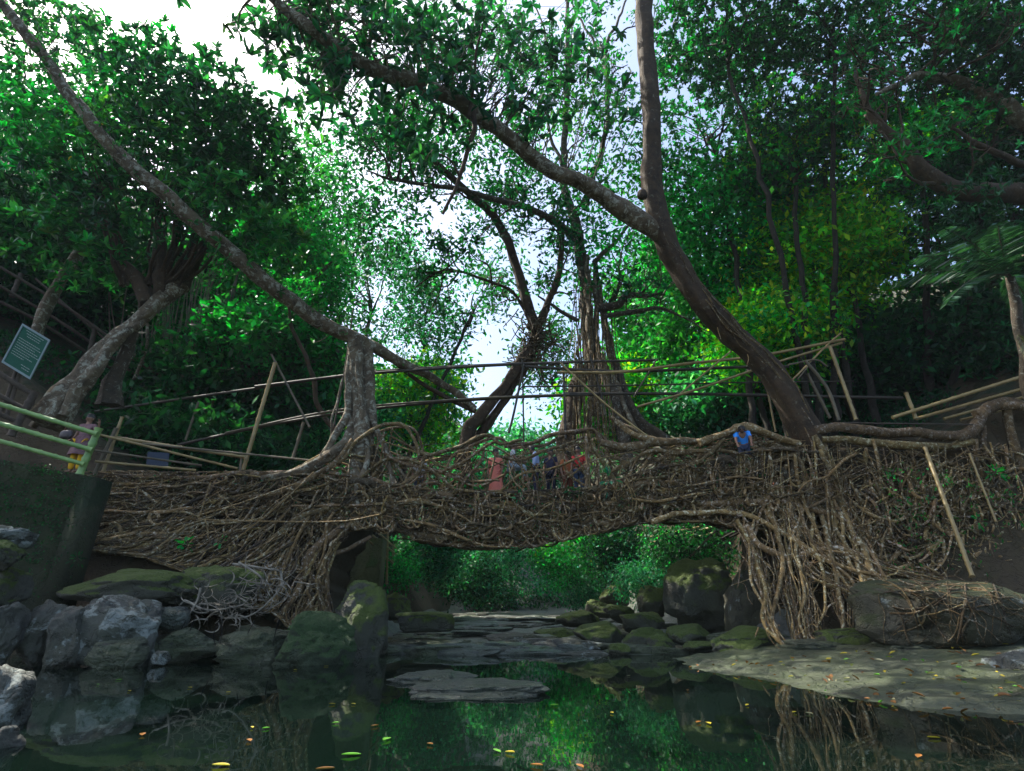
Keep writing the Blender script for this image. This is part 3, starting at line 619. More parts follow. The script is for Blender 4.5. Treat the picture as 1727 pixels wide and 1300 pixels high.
# open root railing, near and far side
for side, YY, nn in ((0, YF + .05, 330), (1, YB + .1, 210)):
    mb = MB()
    for k in range(nn):
        x0 = g.uniform(560, 1400); h = dk(x0) - tp(x0)
        if h < 6: continue
        if (1225 < x0 < 1292 or (815 < x0 < 990 and g.random() < .68) or (720 < x0 < 815 and g.random() < .3)) and not side: continue
        dx = g.normal(0, 38); x1 = np.clip(x0 + dx, 520, 1420); y0 = dk(x0) + 8; y1 = dk(x1) + (tp(x1) - dk(x1)) * g.uniform(.35, 1.06)
        if g.random() < .3: x1 = x0 + g.choice([-1, 1]) * g.uniform(50, 130); y0 = dk(x0) - h * g.uniform(.1, 1); y1 = dk(x1) - (dk(x1) - tp(x1)) * g.uniform(.1, 1)
        mx, my = (x0 + x1) / 2 + g.normal(0, 10), (y0 + y1) / 2 + g.normal(0, 8); o = g.uniform(-.18, .18)
        r = g.choice([.01, .016, .026, .042], p=[.25, .3, .27, .18]); tube(mb, [P(x0, y0, YY + o), P(mx, my, YY + o + g.normal() * .08), P(x1, y1, YY + o)], [r, r, r * .6], 5, 12, .05, .12, rc(g, .5, 1.8))
    under(bridge, tag(mb.build('railing_tangle', M['root']), kind='stuff'))
# named railing roots
RR = [([(540, 800), (580, 770), (600, 745), (640, 722), (680, 720), (700, 750), (706, 768)], .055), ([(706, 765), (740, 768), (790, 745), (825, 738), (848, 752), (880, 745)], .06),
      ([(848, 752), (900, 745), (940, 728), (992, 724), (1010, 745)], .06), ([(835, 768), (880, 772), (930, 757), (985, 738)], .045), ([(840, 830), (880, 800), (930, 790), (985, 765)], .04),
      ([(992, 724), (1008, 765), (1030, 800), (1050, 830)], .05), ([(1010, 745), (1060, 752), (1130, 742), (1200, 748)], .11), ([(1130, 750), (1070, 735), (1030, 700)], .08), ([(720, 770), (700, 800), (650, 830), (600, 850)], .06), ([(750, 800), (765, 770), (800, 750)], .04), ([(620, 790), (660, 770), (720, 790), (770, 830)], .05), ([(1180, 752), (1225, 732), (1255, 722), (1300, 735), (1345, 748)], .13),
      ([(1030, 800), (1090, 765), (1150, 760), (1230, 765), (1330, 770)], .06), ([(700, 800), (740, 790), (800, 815), (850, 800)], .04), ([(640, 760), (690, 780), (760, 800), (840, 812)], .045),
      ([(816, 745), (812, 780), (780, 815), (770, 860)], .04), ([(985, 740), (990, 790), (985, 840)], .05), ([(1220, 745), (1180, 780), (1100, 800), (1040, 850)], .06), ([(1360, 760), (1280, 790), (1200, 800), (1120, 840)], .07),
      ([(560, 800), (620, 805), (680, 822), (740, 815)], .06), ([(1095, 760), (1088, 790), (1080, 815)], .035), ([(745, 800), (800, 770), (840, 745)], .05)]
for pts, r in RR:
    m_ = MB(); tube(m_, PP(pts, YF - .12), [r, r * 1.15, r * .8], 9, 46, .09, .4, rc(g, .8, 1.5)); under(bridge, m_.build('railing_root', M['root']))
for pts, r in RR[:8]:
    m_ = MB(); q = PP([(a + 14, b + 4) for a, b in pts], YB + .1); tube(m_, q, [r, r, r * .8], 8, 30, .1, .2, rc(g, .5, 1)); under(bridge, m_.build('railing_root', M['root']))

# left abutment: roots flowing over the bank
ab = empty('abutment_roots', P(380, 900, 16), 'mass of brown roots flowing down the left bank beside the arch', 'roots')
poly_t = ip([(120, 800), (560, 806), (600, 860)]); poly_b = ip([(120, 915), (165, 915), (250, 925), (330, 955), (400, 985), (480, 1030), (560, 1085), (600, 1085)])
xr_ = lambda y: np.interp(y, [860, 890, 930, 975, 1085], [604, 592, 560, 545, 562])
def sab(x, y):                                    # surface of the abutment
    x = min(x, float(xr_(y)) + 5 * math.sin(y * .21))
    t_ = np.interp(x, *poly_t); b_ = np.interp(x, *poly_b); f = np.clip((y - t_) / (b_ - t_), 0, 1); return P(x, y, YF - .05 - 1.3 * f * np.interp(x, [165, 480, 600], [1, 1, .1]))
V = []; xs_ = np.linspace(110, 600, 60); 
for x in xs_:
    for f in np.linspace(0, 1, 26):
        y = np.interp(x, *poly_t) + f * (np.interp(x, *poly_b) - np.interp(x, *poly_t)); V.append(sab(x, y) + np.array([0, .22, 0]))
V = np.array(V); V[:, 1] += .22 * fbm(V * 1.6, 4, 8)
i = np.arange(59)[:, None] * 26; j = np.arange(25)[None]; Vb = V + np.array([0, 2.0, -.1])
mb = MB(); q = np.stack([i + j, i + 26 + j, i + 27 + j, i + j + 1], -1).reshape(-1, 4); mb.add(V, q); mb.add(Vb, q[:, ::-1])
ring = list(range(26)) ; ii = np.arange(59)
n0 = len(V); VV = np.vstack([V, Vb])
bord = [k for k in range(26)] + [k * 26 + 25 for k in range(1, 60)] + [59 * 26 + k for k in range(24, -1, -1)] + [k * 26 for k in range(58, 0, -1)]
mb.add(VV, [[bord[k], bord[(k + 1) % len(bord)], bord[(k + 1) % len(bord)] + n0, bord[k] + n0] for k in range(len(bord))]); under(ab, mb.build('packed_earth', M['core']))
mb = MB()
for k in range(1300):
    x0 = g.uniform(130, 604); f0 = g.random(); y0 = np.interp(x0, *poly_t) + f0 * (np.interp(x0, *poly_b) - np.interp(x0, *poly_t))
    flow = g.random() < .62; ln = g.uniform(70, 330) if flow else g.uniform(15, 80); n = 8; x, y = x0, y0; pts = []; cv = g.normal(0, .1 if flow else .5); o = g.uniform(0, .28); dv = g.normal(0, .16); ang = g.uniform(0, 6.3)
    for q in range(n):
        xx = np.clip(x, 120, 604); yy = np.clip(y, np.interp(xx, *poly_t) - 4, np.interp(xx, *poly_b) + 12); pts.append(sab(xx, yy) - np.array([0, o + g.uniform(-.05, .05), 0]))
        if flow: fy = (y - 800) / 250; ang = math.pi - np.interp(x, [130, 420, 520, 604], [.12, .35 + .5 * fy, .7 + .75 * fy, 1.1 + .5 * fy]) + dv + g.normal(0, .2)
        else: ang += cv + g.normal(0, .35)
        x += math.cos(ang) * ln / n; y += math.sin(ang) * ln / n
    r = g.choice([.009, .014, .022, .034, .052], p=[.3, .27, .23, .14, .06]); tube(mb, pts, [r * .9, r, r * .45], 6, 20, .05, .2, rc(g, .22, 1.9) * (1.35 if r < .02 and g.random() < .3 else 1))
under(ab, tag(mb.build('root_tangle', M['root']), kind='stuff'))
for pts, r in [([(560, 770), (500, 800), (430, 800), (330, 812), (190, 800)], .09), ([(600, 745), (560, 790), (480, 830), (400, 840), (310, 850)], .10), ([(620, 800), (560, 850), (500, 880), (440, 930), (430, 980)], .08),
               ([(600, 880), (560, 905), (520, 950), (545, 1000), (540, 1070)], .13), ([(640, 905), (600, 935), (560, 960), (540, 1010)], .07), ([(570, 880), (530, 930), (500, 1000), (470, 1050)], .09), ([(205, 810), (180, 850), (165, 865)], .05),
               ([(400, 812), (360, 880), (300, 920)], .04), ([(480, 870), (430, 905), (380, 930), (260, 935)], .05), ([(560, 900), (585, 960), (600, 1020), (612, 1070)], .05), ([(555, 960), (575, 1010), (580, 1075)], .06)]:
    m_ = MB(); tube(m_, [sab(min(a, 600), b) - np.array([0, .12, 0]) + np.array([(a - min(a, 600)) * .019, 0, 0]) for a, b in pts], [r * .8, r, r * .6], 9, 40, .08, .25, rc(g, .7, 1.3)); under(ab, m_.build('thick_root', M['root']))
# straight pale sticks leaning on the left roots
for pts, lab in [([(530, 795), (460, 860), (375, 927)], 'long pale stick leaning on the left roots, the longest of them'), ([(190, 862), (230, 895), (268, 940)], 'grey stick slanting down right below the wall corner'), ([(205, 872), (330, 876), (560, 880), (640, 868)], 'thin straight pole lying level across the left roots'),
                 ([(232, 822), (228, 868)], 'short upright stick near the wall corner'), ([(355, 815), (340, 860), (328, 900)], 'thin leaning stick in the middle of the left roots'), ([(500, 815), (400, 850), (330, 870)], 'thin stick slanting down left from the bridge end'),
                 ([(225, 910), (300, 920), (370, 925)], 'dark stick lying low across the left bank')]:
    m_ = MB(); tube(m_, [P(a, b, 15.6 - (b - 800) * .004) for a, b in pts], .022, 6, 12, .01, .05, (1.6, 1.5, 1.4)); o = m_.build('stick', M['root']); tag(o, lab, 'stick', 'sticks on the left roots')
# pale twisted root clump
cl = empty('pale_root_clump', P(400, 990, 14), 'clump of bleached white twisted roots over the left mossy bank', 'roots'); mb = MB(); pale = m_plain('pale_root', (.2, .18, .14), .85, .6, 3); 
for k in range(120):
    c0 = [(345, 1022), (450, 975), (440, 1000), (400, 1030)][k % 4]; x, y = c0[0] + g.normal() * 22, c0[1] + g.normal() * 14; ang = g.uniform(0, 6.3); pts = []; cv = g.normal(0, .5)
    for q in range(5): pts.append(P(x, y, 13.5 - g.uniform(0, .35))); x += math.cos(ang) * 10; y += math.sin(ang) * 8; ang += cv
    r = g.choice([.006, .010, .017]); tube(mb, pts, [r, r, r * .4], 5, 12, .05)
for pts in [[(470, 960), (472, 985), (455, 1010), (420, 1040), (380, 1045)], [(390, 950), (430, 955), (470, 962)], [(400, 952), (440, 975), (430, 1000)], [(310, 1015), (350, 1025), (420, 1022)], [(340, 990), (335, 1010), (318, 1040)]]:
    tube(mb, PP(pts, 13.3), [.03, .025, .012], 6, 20, .05, .1)
under(cl, tag(mb.build('root_strands', pale), kind='stuff'))
for x0 in (315, 330, 372, 380, 432, 470, 495):
    mb = MB(); tube(mb, PP([(x0, 1045), (x0 - 6 + g.normal() * 4, 1075), (x0 - 4 + g.normal() * 8, 1112)], 13.1), [.01, .008, .006], 5, 12, .05); under(cl, mb.build('dangling_root', M['root']))
# ---------------------------------------------------------------- right bank: root curtain of the leaning fig
fig = empty('leaning_fig_tree', P(1372, 760, 16.4), 'tall fig tree with brown trunk leaning left over the bridge', 'tree')
m_ = MB(); tube(m_, PP([(1402, 850, 16.5), (1385, 790, 16.4), (1362, 735, 16.4), (1318, 655, 16.2), (1262, 590, 16), (1200, 530, 15.6), (1150, 460, 15.2), (1112, 385, 14.8), (1100, 300, 14.4), (1097, 200, 14), (1090, 100, 13.6), (1085, 0, 13.2), (1080, -90, 13)]),
        [.12, .42, .50, .44, .40, .40, .36, .36, .33, .32, .32, .34, .34], 24, 130, .05, .2, lobes=3); under(fig, m_.build('trunk', M['bark_dark']))
m_ = MB(); tube(m_, PP([(1128, 405, 14.95), (1072, 366, 14.55), (1010, 322, 14.0), (930, 285, 13.4), (860, 235, 12.8), (800, 188, 12.2), (740, 156, 11.6), (680, 135, 11), (610, 108, 10.5), (540, 60, 10), (480, 15, 9.6), (420, -40, 9.2)]),
        [.30, .34, .27, .25, .25, .24, .23, .22, .20, .17, .14, .10], 14, 120, .06, .2); under(fig, m_.build('limb', M['bark_pale']))
m_ = MB(); tube(m_, PP([(795, 190, 12.1), (798, 225, 12), (775, 300, 12.2), (750, 360, 12.4)]), [.1, .07, .04], 8, 20, .06, .1); tube(m_, PP([(775, 300, 12.2), (760, 270, 12), (730, 255, 11.8)]), [.04, .02], 6, 12, .03); tube(m_, PP([(790, 200, 12), (800, 120, 11.5), (812, 40, 11)]), [.07, .05, .03], 8, 20, .06, .1)
under(fig, m_.build('broken_branch', M['bark_dark']))
v, f = rock_geo((0, 0, 0), (.16, .13, .19), 71, sub=3, facets=2); m_ = MB(); m_.add(v + P(1083, 328, 14.2), f); under(fig, m_.build('burl', M['bark_dark']))
mb = MB()                                       # pale rootlets and scars on the trunk, thin creepers along it
for (x, y) in [(1092, 175), (1098, 178), (1103, 170), (1095, 268), (1101, 262), (1106, 340), (1110, 335), (1096, 160), (1260, 605), (1210, 560)]:
    tube(mb, PP([(x, y - 8, 13.62 + y * .0028), (x + 2, y, 13.6 + y * .0028), (x + g.normal() * 3, y + 13, 13.6 + y * .0028)]), [.012, .014, .006], 5, 8, .01, .1, (2.2, 2.2, 2.1))
for k in range(16):
    u0 = g.uniform(.05, .5); tr_ = crom(PP([(1385, 790, 16.4), (1318, 655, 16.2), (1200, 530, 15.6), (1112, 385, 14.8), (1097, 200, 14), (1085, 0, 13.2)]), 120); i0_ = int(u0 * 100); seg = tr_[i0_:i0_ + g.integers(14, 50):6]
    if len(seg) > 2: o_ = g.uniform(-.3, .3); tube(mb, seg + np.array([o_, -np.sqrt(max(.40 ** 2 - o_ ** 2, .01)) , .05]), [.018, .024, .012], 6, 40, .08, .2, rc(g, .5, 1.3))
under(fig, tag(mb.build('creepers', M['root']), kind='stuff'))
# leaves of the limb: big dark rosettes on twigs
LP = PP([(1070, 365, 14.5), (1010, 322, 14.0), (930, 285, 13.4), (860, 235, 12.8), (800, 188, 12.2), (740, 156, 11.6), (680, 135, 11), (610, 108, 10.5), (540, 60, 10), (480, 15, 9.6), (420, -40, 9.2)])
tw = MB(); lf = MB(); pl = crom(LP, 120); tips = []
for (cx_, cy_, sxp, syp, n) in [(640, 60, 120, 60, 120), (800, 90, 110, 60, 110), (480, 60, 70, 50, 90), (860, 150, 90, 60, 90), (930, 120, 60, 60, 65), (560, 160, 60, 40, 50), (700, 190, 60, 40, 50), (1005, 110, 40, 50, 30), (640, 30, 160, 40, 110), (850, 30, 130, 40, 60)]:
    for k in range(int(n * .48)):
        x, y = cx_ + g.normal() * sxp * .7, cy_ + g.normal() * syp * .8; e = P(x, y, 10 + (x - 400) / 700 * 3.5 + g.normal() * .7); tips.append(e)
        a = pl[np.argmin(np.linalg.norm(pl - e, axis=1) + g.random(len(pl)) * 1.2)]
        if k % 2 == 0: tube(tw, [a, (a + e) / 2 + g.normal(size=3) * .12, e], [.022, .014, .007], 5, 10, .08)
        else:
            b_ = tips[g.integers(max(0, len(tips) - 9), len(tips))]; tube(tw, [b_, (b_ + e) / 2 + g.normal(size=3) * .06, e], [.01, .006], 4, 6, .03)
tips = np.array(tips); rosettes(lf, tips, .40, 'fig', g, 8, .8, .42)
bm_, tp_ = branchlets([LP[2:]], 30, 1.5, .05, 64); under(fig, bm_.build('branchlets', M['bark_pale'])); rosettes(lf, tp_, .27, 'fig', g, 7, .8, .45)
under(fig, tw.build('twigs', M['twig'])); under(fig, lf.build('leaves', M['leaf_glossy'], smooth=False))
# crown of the fig above the picture, reaching down right
lf = MB(); q = crown_pts(P(1090, -150, 13.5), np.array([4.5, 3.5, 2.6]), 260, 77); rosettes(lf, q, .24, 'fig', g, 8); under(fig, lf.build('crown', M['leaf_glossy'], smooth=False))
# buttress and roots of the fig
for pts, r in [([(1375, 735), (1405, 790), (1425, 850), (1445, 910), (1470, 960), (1520, 985), (1600, 990), (1700, 1012)], .10), ([(1385, 760), (1412, 830), (1440, 900), (1450, 960), (1465, 1010)], .07), ([(1350, 770), (1380, 850), (1400, 930), (1415, 1000), (1420, 1060)], .07), ([(1340, 770), (1352, 830), (1375, 900), (1405, 960), (1460, 1030)], .055),
               ([(1330, 780), (1300, 850), (1320, 930), (1310, 1000), (1300, 1060), (1325, 1090)], .06), ([(1300, 780), (1340, 860), (1345, 920), (1350, 1000), (1355, 1080)], .05), ([(1240, 880), (1275, 940), (1290, 1000), (1285, 1050), (1322, 1095)], .055), ([(1290, 860), (1330, 900), (1380, 940), (1440, 965), (1490, 975)], .075),
               ([(1420, 870), (1470, 905), (1530, 908), (1620, 890), (1727, 865)], .025), ([(1180, 850), (1250, 845), (1330, 850), (1400, 872), (1460, 900)], .11), ([(1100, 880), (1180, 862), (1260, 870), (1330, 905), (1390, 950)], .08), ([(1400, 860), (1430, 930), (1480, 990), (1500, 1040)], .05),
               ([(1320, 800), (1280, 870), (1265, 930), (1290, 1010)], .04), ([(1355, 800), (1368, 860), (1372, 920), (1390, 980), (1385, 1050)], .05), ([(1310, 820), (1325, 870), (1330, 910)], .045), ([(1395, 800), (1425, 880), (1470, 930), (1500, 985)], .06), ([(1345, 850), (1360, 900), (1400, 950), (1440, 985), (1450, 1040)], .05), ([(1370, 790), (1360, 850), (1330, 920), (1340, 980)], .04), ([(1255, 890), (1290, 925), (1340, 935), (1400, 925), (1460, 940)], .09), ([(1270, 880), (1262, 960), (1300, 1040), (1322, 1090)], .035), ([(1415, 850), (1428, 930), (1462, 975), (1560, 990)], .05), ([(1460, 800), (1475, 880), (1500, 950)], .04)]:
    m_ = MB(); q = np.array([P(a, b, 15.95 - np.clip((b - 860) / 230, 0, 1) * 2.6) for a, b in pts]); tube(m_, q, [r, r, r * .5], 8, 60, .07, .25, rc(g, 1.3, 2.3)); under(fig, m_.build('root', M['root']))
mb = MB()
def strand(pts, r, jit, dj=.15):
    off = g.normal(0, jit, 2); od = g.normal(0, dj); q = []
    for k, (a, b) in enumerate(pts):
        s_ = np.interp(k / (len(pts) - 1), [0, .75, 1], [1.3, .8, .35]); x, y = a + off[0] * s_ + g.normal() * jit * .15, b + off[1] * .5 * s_
        q.append(P(x, y, 16.15 - np.clip((y - 860) / 230, 0, 1) * 2.6 + od + g.normal() * .05))
    if g.random() < .5: k0 = g.uniform(.0, .5); nq = max(2, int(len(q) * (1 - k0))); q = q[-nq:] if g.random() < .5 else q[:nq]
    tube(mb, q, [r * 1.1, r, r * .5], 5, 30, g.choice([.05, .12, .2]), .2, rc(g, .5, 2.3) * (1.5 if g.random() < .3 else 1))
BUN = [([(1235, 880), (1270, 960), (1282, 1010), (1295, 1060), (1325, 1098)], 34, 9), ([(1290, 850), (1310, 930), (1335, 1000), (1340, 1060), (1345, 1092)], 34, 12), ([(1335, 830), (1350, 920), (1362, 1000), (1372, 1070), (1380, 1090)], 30, 12),
       ([(1380, 800), (1420, 880), (1450, 940), (1470, 985), (1530, 1000)], 34, 10), ([(1400, 840), (1440, 900), (1450, 930), (1500, 960), (1600, 985), (1700, 1010)], 26, 9), ([(1320, 880), (1380, 930), (1430, 960), (1480, 990)], 40, 14), ([(1370, 960), (1400, 980), (1440, 1000), (1470, 1020)], 36, 16), ([(1430, 850), (1450, 920), (1465, 980), (1480, 1000)], 20, 12),
       ([(1330, 1098), (1380, 1080), (1440, 1068), (1500, 1066)], 22, 5), ([(1310, 840), (1360, 890), (1420, 930), (1480, 960)], 30, 18), ([(1390, 870), (1410, 950), (1420, 1020), (1425, 1060)], 26, 14), ([(1560, 985), (1620, 990), (1660, 1010), (1700, 1040)], 14, 10), ([(1600, 990), (1650, 1000), (1690, 1030), (1640, 1060)], 10, 14)]
for pts, n, jit in BUN:
    for kb in range(2):
        bo = g.normal(0, jit * .8, 2); p2 = [(a + bo[0] * (1 - .5 * k / len(pts)) + g.normal() * 4, b + bo[1] * .4) for k, (a, b) in enumerate(pts)]
        for k in range(int(n * .5)): strand(p2, g.choice([.007, .012, .02, .03], p=[.33, .35, .22, .1]), jit * .42)
for k in range(130):                             # short crossing rootlets that knit the curtain together
    x, y = g.uniform(1235, 1500), g.uniform(850, 1070); x += (y - 850) * .12; a_ = g.uniform(0, 6.3); pts = []
    for q in range(5): pts.append((x, y)); x += math.cos(a_) * 13; y += math.sin(a_) * 13; a_ += g.normal(0, .5)
    strand([p for p in pts if 840 < p[1] < 1085] if sum(840 < p[1] < 1085 for p in pts) > 1 else [(1300, 900), (1330, 920)], g.choice([.007, .012, .02]), 3)
under(fig, tag(mb.build('root_curtain', M['root']), kind='stuff'))

from mathutils.bvhtree import BVHTree
big = [o for o in bpy.data.objects if o.get('label', '').startswith('huge rounded brown boulder')][0]
bv = BVHTree.FromPolygons([v.co + big.location for v in big.data.vertices], [p.vertices[:] for p in big.data.polygons]); mb = MB()
for k in range(70):
    x, y = g.uniform(1470, 1700), 976 + abs(g.normal()) * 12 + (g.uniform(0, 50) if k % 3 == 0 else 0); a_ = g.normal(.12, .25) if k % 5 else g.uniform(.8, 1.8); pts = []
    for q in range(9):
        hit = bv.ray_cast(Vector(CAM), Vector(ray(x, y)).normalized())[0]
        if hit is not None: pts.append(np.array(hit) - ray(x, y) * .02)
        elif pts: break
        x += math.cos(a_) * 14; y += math.sin(a_) * 14; a_ += g.normal(0, .3)
        if hit is None and not pts: y += 6
    if len(pts) > 2: r = g.choice([.007, .012, .02]); tube(mb, pts, [r, r, r * .5], 5, 24, .01, .15, rc(g, .25, 1.1))
under(fig, tag(mb.build('draped_roots', M['root']), kind='stuff'))
# right bank edge: thick horizontal root wall from the fig to the right edge, with hanging roots
rb = empty('bank_roots', P(1560, 760, 16), 'thick root shelf and hanging roots along the right bank', 'roots')
V = []; xs_ = np.linspace(1290, 1900, 80); 
for x in xs_:
    for f in np.linspace(0, 1, 26):
        y = dk(x) + f * (1075 - dk(x)) if x < 1500 else dk(x) + f * (1010 - dk(x)); V.append(P(x, y, 16.75 - .9 * f))
V = np.array(V); V[:, 1] += .5 * fbm(V * 1.1, 5, 18)
mb = MB(); i = np.arange(79)[:, None] * 26; q = np.stack([i + j, i + 26 + j, i + 27 + j, i + j + 1], -1).reshape(-1, 4); Vb = V + np.array([0, 1.6, .05]); mb.add(V, q)
VV = np.vstack([V, Vb]); n0 = len(V); bord = [k for k in range(26)] + [k * 26 + 25 for k in range(1, 80)] + [79 * 26 + k for k in range(24, -1, -1)] + [k * 26 for k in range(78, 0, -1)]
mb.add(VV, [[bord[k], bord[(k + 1) % len(bord)], bord[(k + 1) % len(bord)] + n0, bord[k] + n0] for k in range(len(bord))]); under(rb, mb.build('earth_bank', M['soil']))
for pts, r in [([(1375, 722), (1430, 720), (1520, 728), (1600, 735), (1640, 725), (1665, 690), (1700, 680), (1740, 690)], .17), ([(1390, 740), (1470, 745), (1560, 750), (1640, 745)], .13), ([(1640, 700), (1680, 685), (1760, 690)], .16), ([(1655, 715), (1665, 760), (1690, 820), (1720, 870)], .09), ([(1700, 690), (1712, 740), (1722, 790), (1740, 830)], .14),
               ([(1380, 830), (1450, 850), (1530, 850), (1600, 840)], .10), ([(1400, 800), (1480, 860), (1580, 880), (1680, 850)], .06), ([(1530, 760), (1580, 780), (1610, 810), (1640, 880)], .05), ([(1640, 740), (1655, 800), (1690, 870), (1712, 960)], .06), ([(1465, 790), (1510, 835), (1550, 850)], .05)]:
    m_ = MB(); tube(m_, PP(pts, 15.9), [r * .8, r, r * .8], 10, 44, .07, .25, rc(g, .7, 1.5)); under(rb, m_.build('thick_root', M['root']))
mb = MB()
for k in range(560):
    x0 = g.uniform(1390, 1760); y0 = g.uniform(740, 985); ln = g.uniform(40, 190); dx = g.normal(.22, .15); pts = []
    if g.random() < .35: dx = g.choice([-1, 1]) * g.uniform(1.2, 3); ln *= .4
    for q in np.linspace(0, 1, 4): pts.append(P(x0 + dx * ln * q, min(y0 + ln * q, 1000), 15.95 + g.uniform(-.25, .1) - .7 * ln * q / 230))
    r = g.choice([.010, .016, .026, .045], p=[.3, .3, .25, .15]); tube(mb, pts, [r, r * .9, r * .5], 6, 18, .13, .2, rc(g, .4, 2.4))
for k in range(760):                             # roots gripping the lower earth
    x, y = g.uniform(1440, 1760), g.uniform(780, 1000); a_ = g.normal(1.0, .9); pts = []; n_ = 6; cv = g.normal(0, .3); ln = g.uniform(30, 130)
    for q in range(n_): pts.append(P(x, min(y, 1010), 15.9 - .9 * np.clip((y - 740) / 270, 0, 1) + g.uniform(-.15, .15))); x += math.cos(a_) * ln / n_; y += math.sin(a_) * ln / n_; a_ += cv + g.normal(0, .3)
    r = g.choice([.010, .018, .03, .055], p=[.35, .33, .22, .1]); tube(mb, pts, [r, r * .9, r * .5], 6, 18, .08, .3, rc(g, .35, 2.4))
under(rb, tag(mb.build('hanging_roots', M['root']), kind='stuff'))
lf = MB(); n_ = 230; a_ = P(g.uniform(1480, 1760, n_), g.uniform(790, 1000, n_), g.uniform(15.0, 15.7, n_)); base = np.repeat(a_, 5, 0) + g.normal(size=(n_ * 5, 3)) * .09; leaf_add(lf, base, g.normal(size=base.shape) + [0, -.5, .4], g.uniform(.06, .16, len(base)), .05, 'mid', False, g, 5); under(rb, tag(lf.build('weeds', M['leaf'], smooth=False), kind='stuff'))

# ---------------------------------------------------------------- the left and central fig trees
lt = empty('arching_fig_tree', P(790, 730, 20), 'old fig with a long lichen spotted limb arching down from top left', 'tree')
def part(root, name, pts, rad, mat_='bark_mid', k=12, n=60, wob=.06, bump=.18, lobes=0):
    m_ = MB(); tube(m_, PP(pts), rad, k, n, wob, bump, lobes=lobes); return under(root, m_.build(name, M[mat_]))
part(lt, 'limb', [(800, 690, 19.5), (760, 655, 19), (700, 622, 18.2), (640, 590, 17.2), (600, 572, 16.8), (520, 530, 15.6), (430, 460, 14.3), (360, 400, 13.4), (290, 340, 12.6), (215, 270, 11.8), (140, 190, 11), (70, 90, 10.2), (0, 0, 9.5), (-50, -60, 9)],
     [.12, .14, .17, .2, .24, .24, .25, .23, .22, .2, .17, .15, .13, .1], 'bark_pale', 14, 120, .05, .15)
part(lt, 'limb', [(640, 592, 17.4), (700, 640, 18.4), (750, 668, 19), (800, 695, 19.6)], [.07, .08, .1], 'bark_dark', 8, 40)
part(lt, 'trunk', [(775, 790, 20), (800, 715, 20), (850, 650, 20.2), (895, 590, 20.4), (905, 555, 20.6)], [.34, .27, .22, .26, .22], 'bark_dark', 16, 60, .08, .25, 4)
part(lt, 'trunk', [(800, 745, 20.3), (840, 690, 20.4), (880, 630, 20.5), (905, 585, 20.6)], [.2, .17, .16, .15], 'bark_dark', 12, 50, .08, .25, 3)
part(lt, 'branch', [(905, 560, 20.6), (885, 500, 20.5), (865, 430, 20.2), (835, 370, 19.8), (790, 325, 19), (730, 275, 18), (680, 240, 17.2), (625, 192, 16.4)], [.24, .24, .2, .2, .17, .14, .1, .06], 'bark_dark', 10, 70)
part(lt, 'branch', [(905, 555, 20.6), (930, 500, 20.4), (945, 440, 20.2), (950, 380, 20)], [.2, .16, .14, .1], 'bark_dark', 10, 40)
part(lt, 'branch', [(980, 400, 20), (900, 355, 19), (800, 325, 18), (700, 310, 17), (620, 290, 16)], [.16, .15, .12, .08, .03], 'bark_mid', 8, 50)
part(lt, 'branch', [(900, 560, 20.6), (870, 500, 20.4), (800, 465, 20), (745, 458, 19.6), (700, 485, 19)], [.08, .07, .05, .03], 'bark_dark', 7, 40)
# tangled head where it forks
mb = MB()
for k in range(110):
    x, y = 905 + g.normal() * 16, 580 + g.normal() * 22; ang = g.uniform(0, 6.3); pts = []
    for q in range(4): pts.append(P(x, y, 20.2 + g.normal() * .2)); x += math.cos(ang) * 13; y += math.sin(ang) * 13; ang += g.normal() * .5
    tube(mb, pts, [.03, .02], 5, 10, .04, .1, rc(g, .3, .9))
under(lt, tag(mb.build('fork_tangle', M['root']), kind='stuff'))
bm_, tp_ = branchlets([[(905, 560, 20.6), (885, 500, 20.5), (865, 430, 20.2), (835, 370, 19.8), (790, 325, 19), (730, 275, 18), (680, 240, 17.2), (625, 192, 16.4)], [(905, 555, 20.6), (930, 500, 20.4), (945, 440, 20.2), (950, 380, 20)], [(980, 400, 20), (900, 355, 19), (800, 325, 18), (700, 310, 17), (620, 290, 16)], [(870, 500, 20.4), (800, 465, 20), (745, 458, 19.6), (700, 485, 19)]], 40, 1.9, .06, 62)
under(lt, bm_.build('branchlets', M['bark_dark'])); lf0 = MB(); clumps(lf0, tp_, .22, .25, 'fig', g, 12); under(lt, lf0.build('branch_leaves', M['leaf'], smooth=False))
# epiphytes and leaves along the long limb
lp = crom(PP([(700, 622, 18.2), (600, 572, 16.8), (520, 530, 15.6), (430, 460, 14.3), (360, 400, 13.4), (290, 340, 12.6), (215, 270, 11.8), (140, 190, 11), (70, 90, 10.2), (0, 0, 9.5)]), 100)
lf = MB(); tw = MB(); tips = []
for k in range(150):
    a = lp[g.integers(8, 100)]; e = a + np.array([g.normal() * .7, g.normal() * .6, abs(g.normal()) * .9 - .1]); tips.append(e)
    tube(tw, [a, (a + e) / 2 + g.normal(size=3) * .1, e], [.014, .009, .005], 4, 8, .05)
rosettes(lf, np.array(tips), .2, [(.02, .13, .03), (.03, .2, .04), (.015, .09, .03)], g, 7)
for k in range(260):
    a = lp[g.integers(0, 100)]; q = a + g.normal(size=(1, 3)) * .2; leaf_add(lf, np.repeat(q, 5, 0), g.normal(size=(5, 3)) + [0, 0, .5], .13, .04, 'mid', False, g)
under(lt, lf.build('leaves', M['leaf_glossy'], smooth=False)); under(lt, tw.build('twigs', M['twig']))

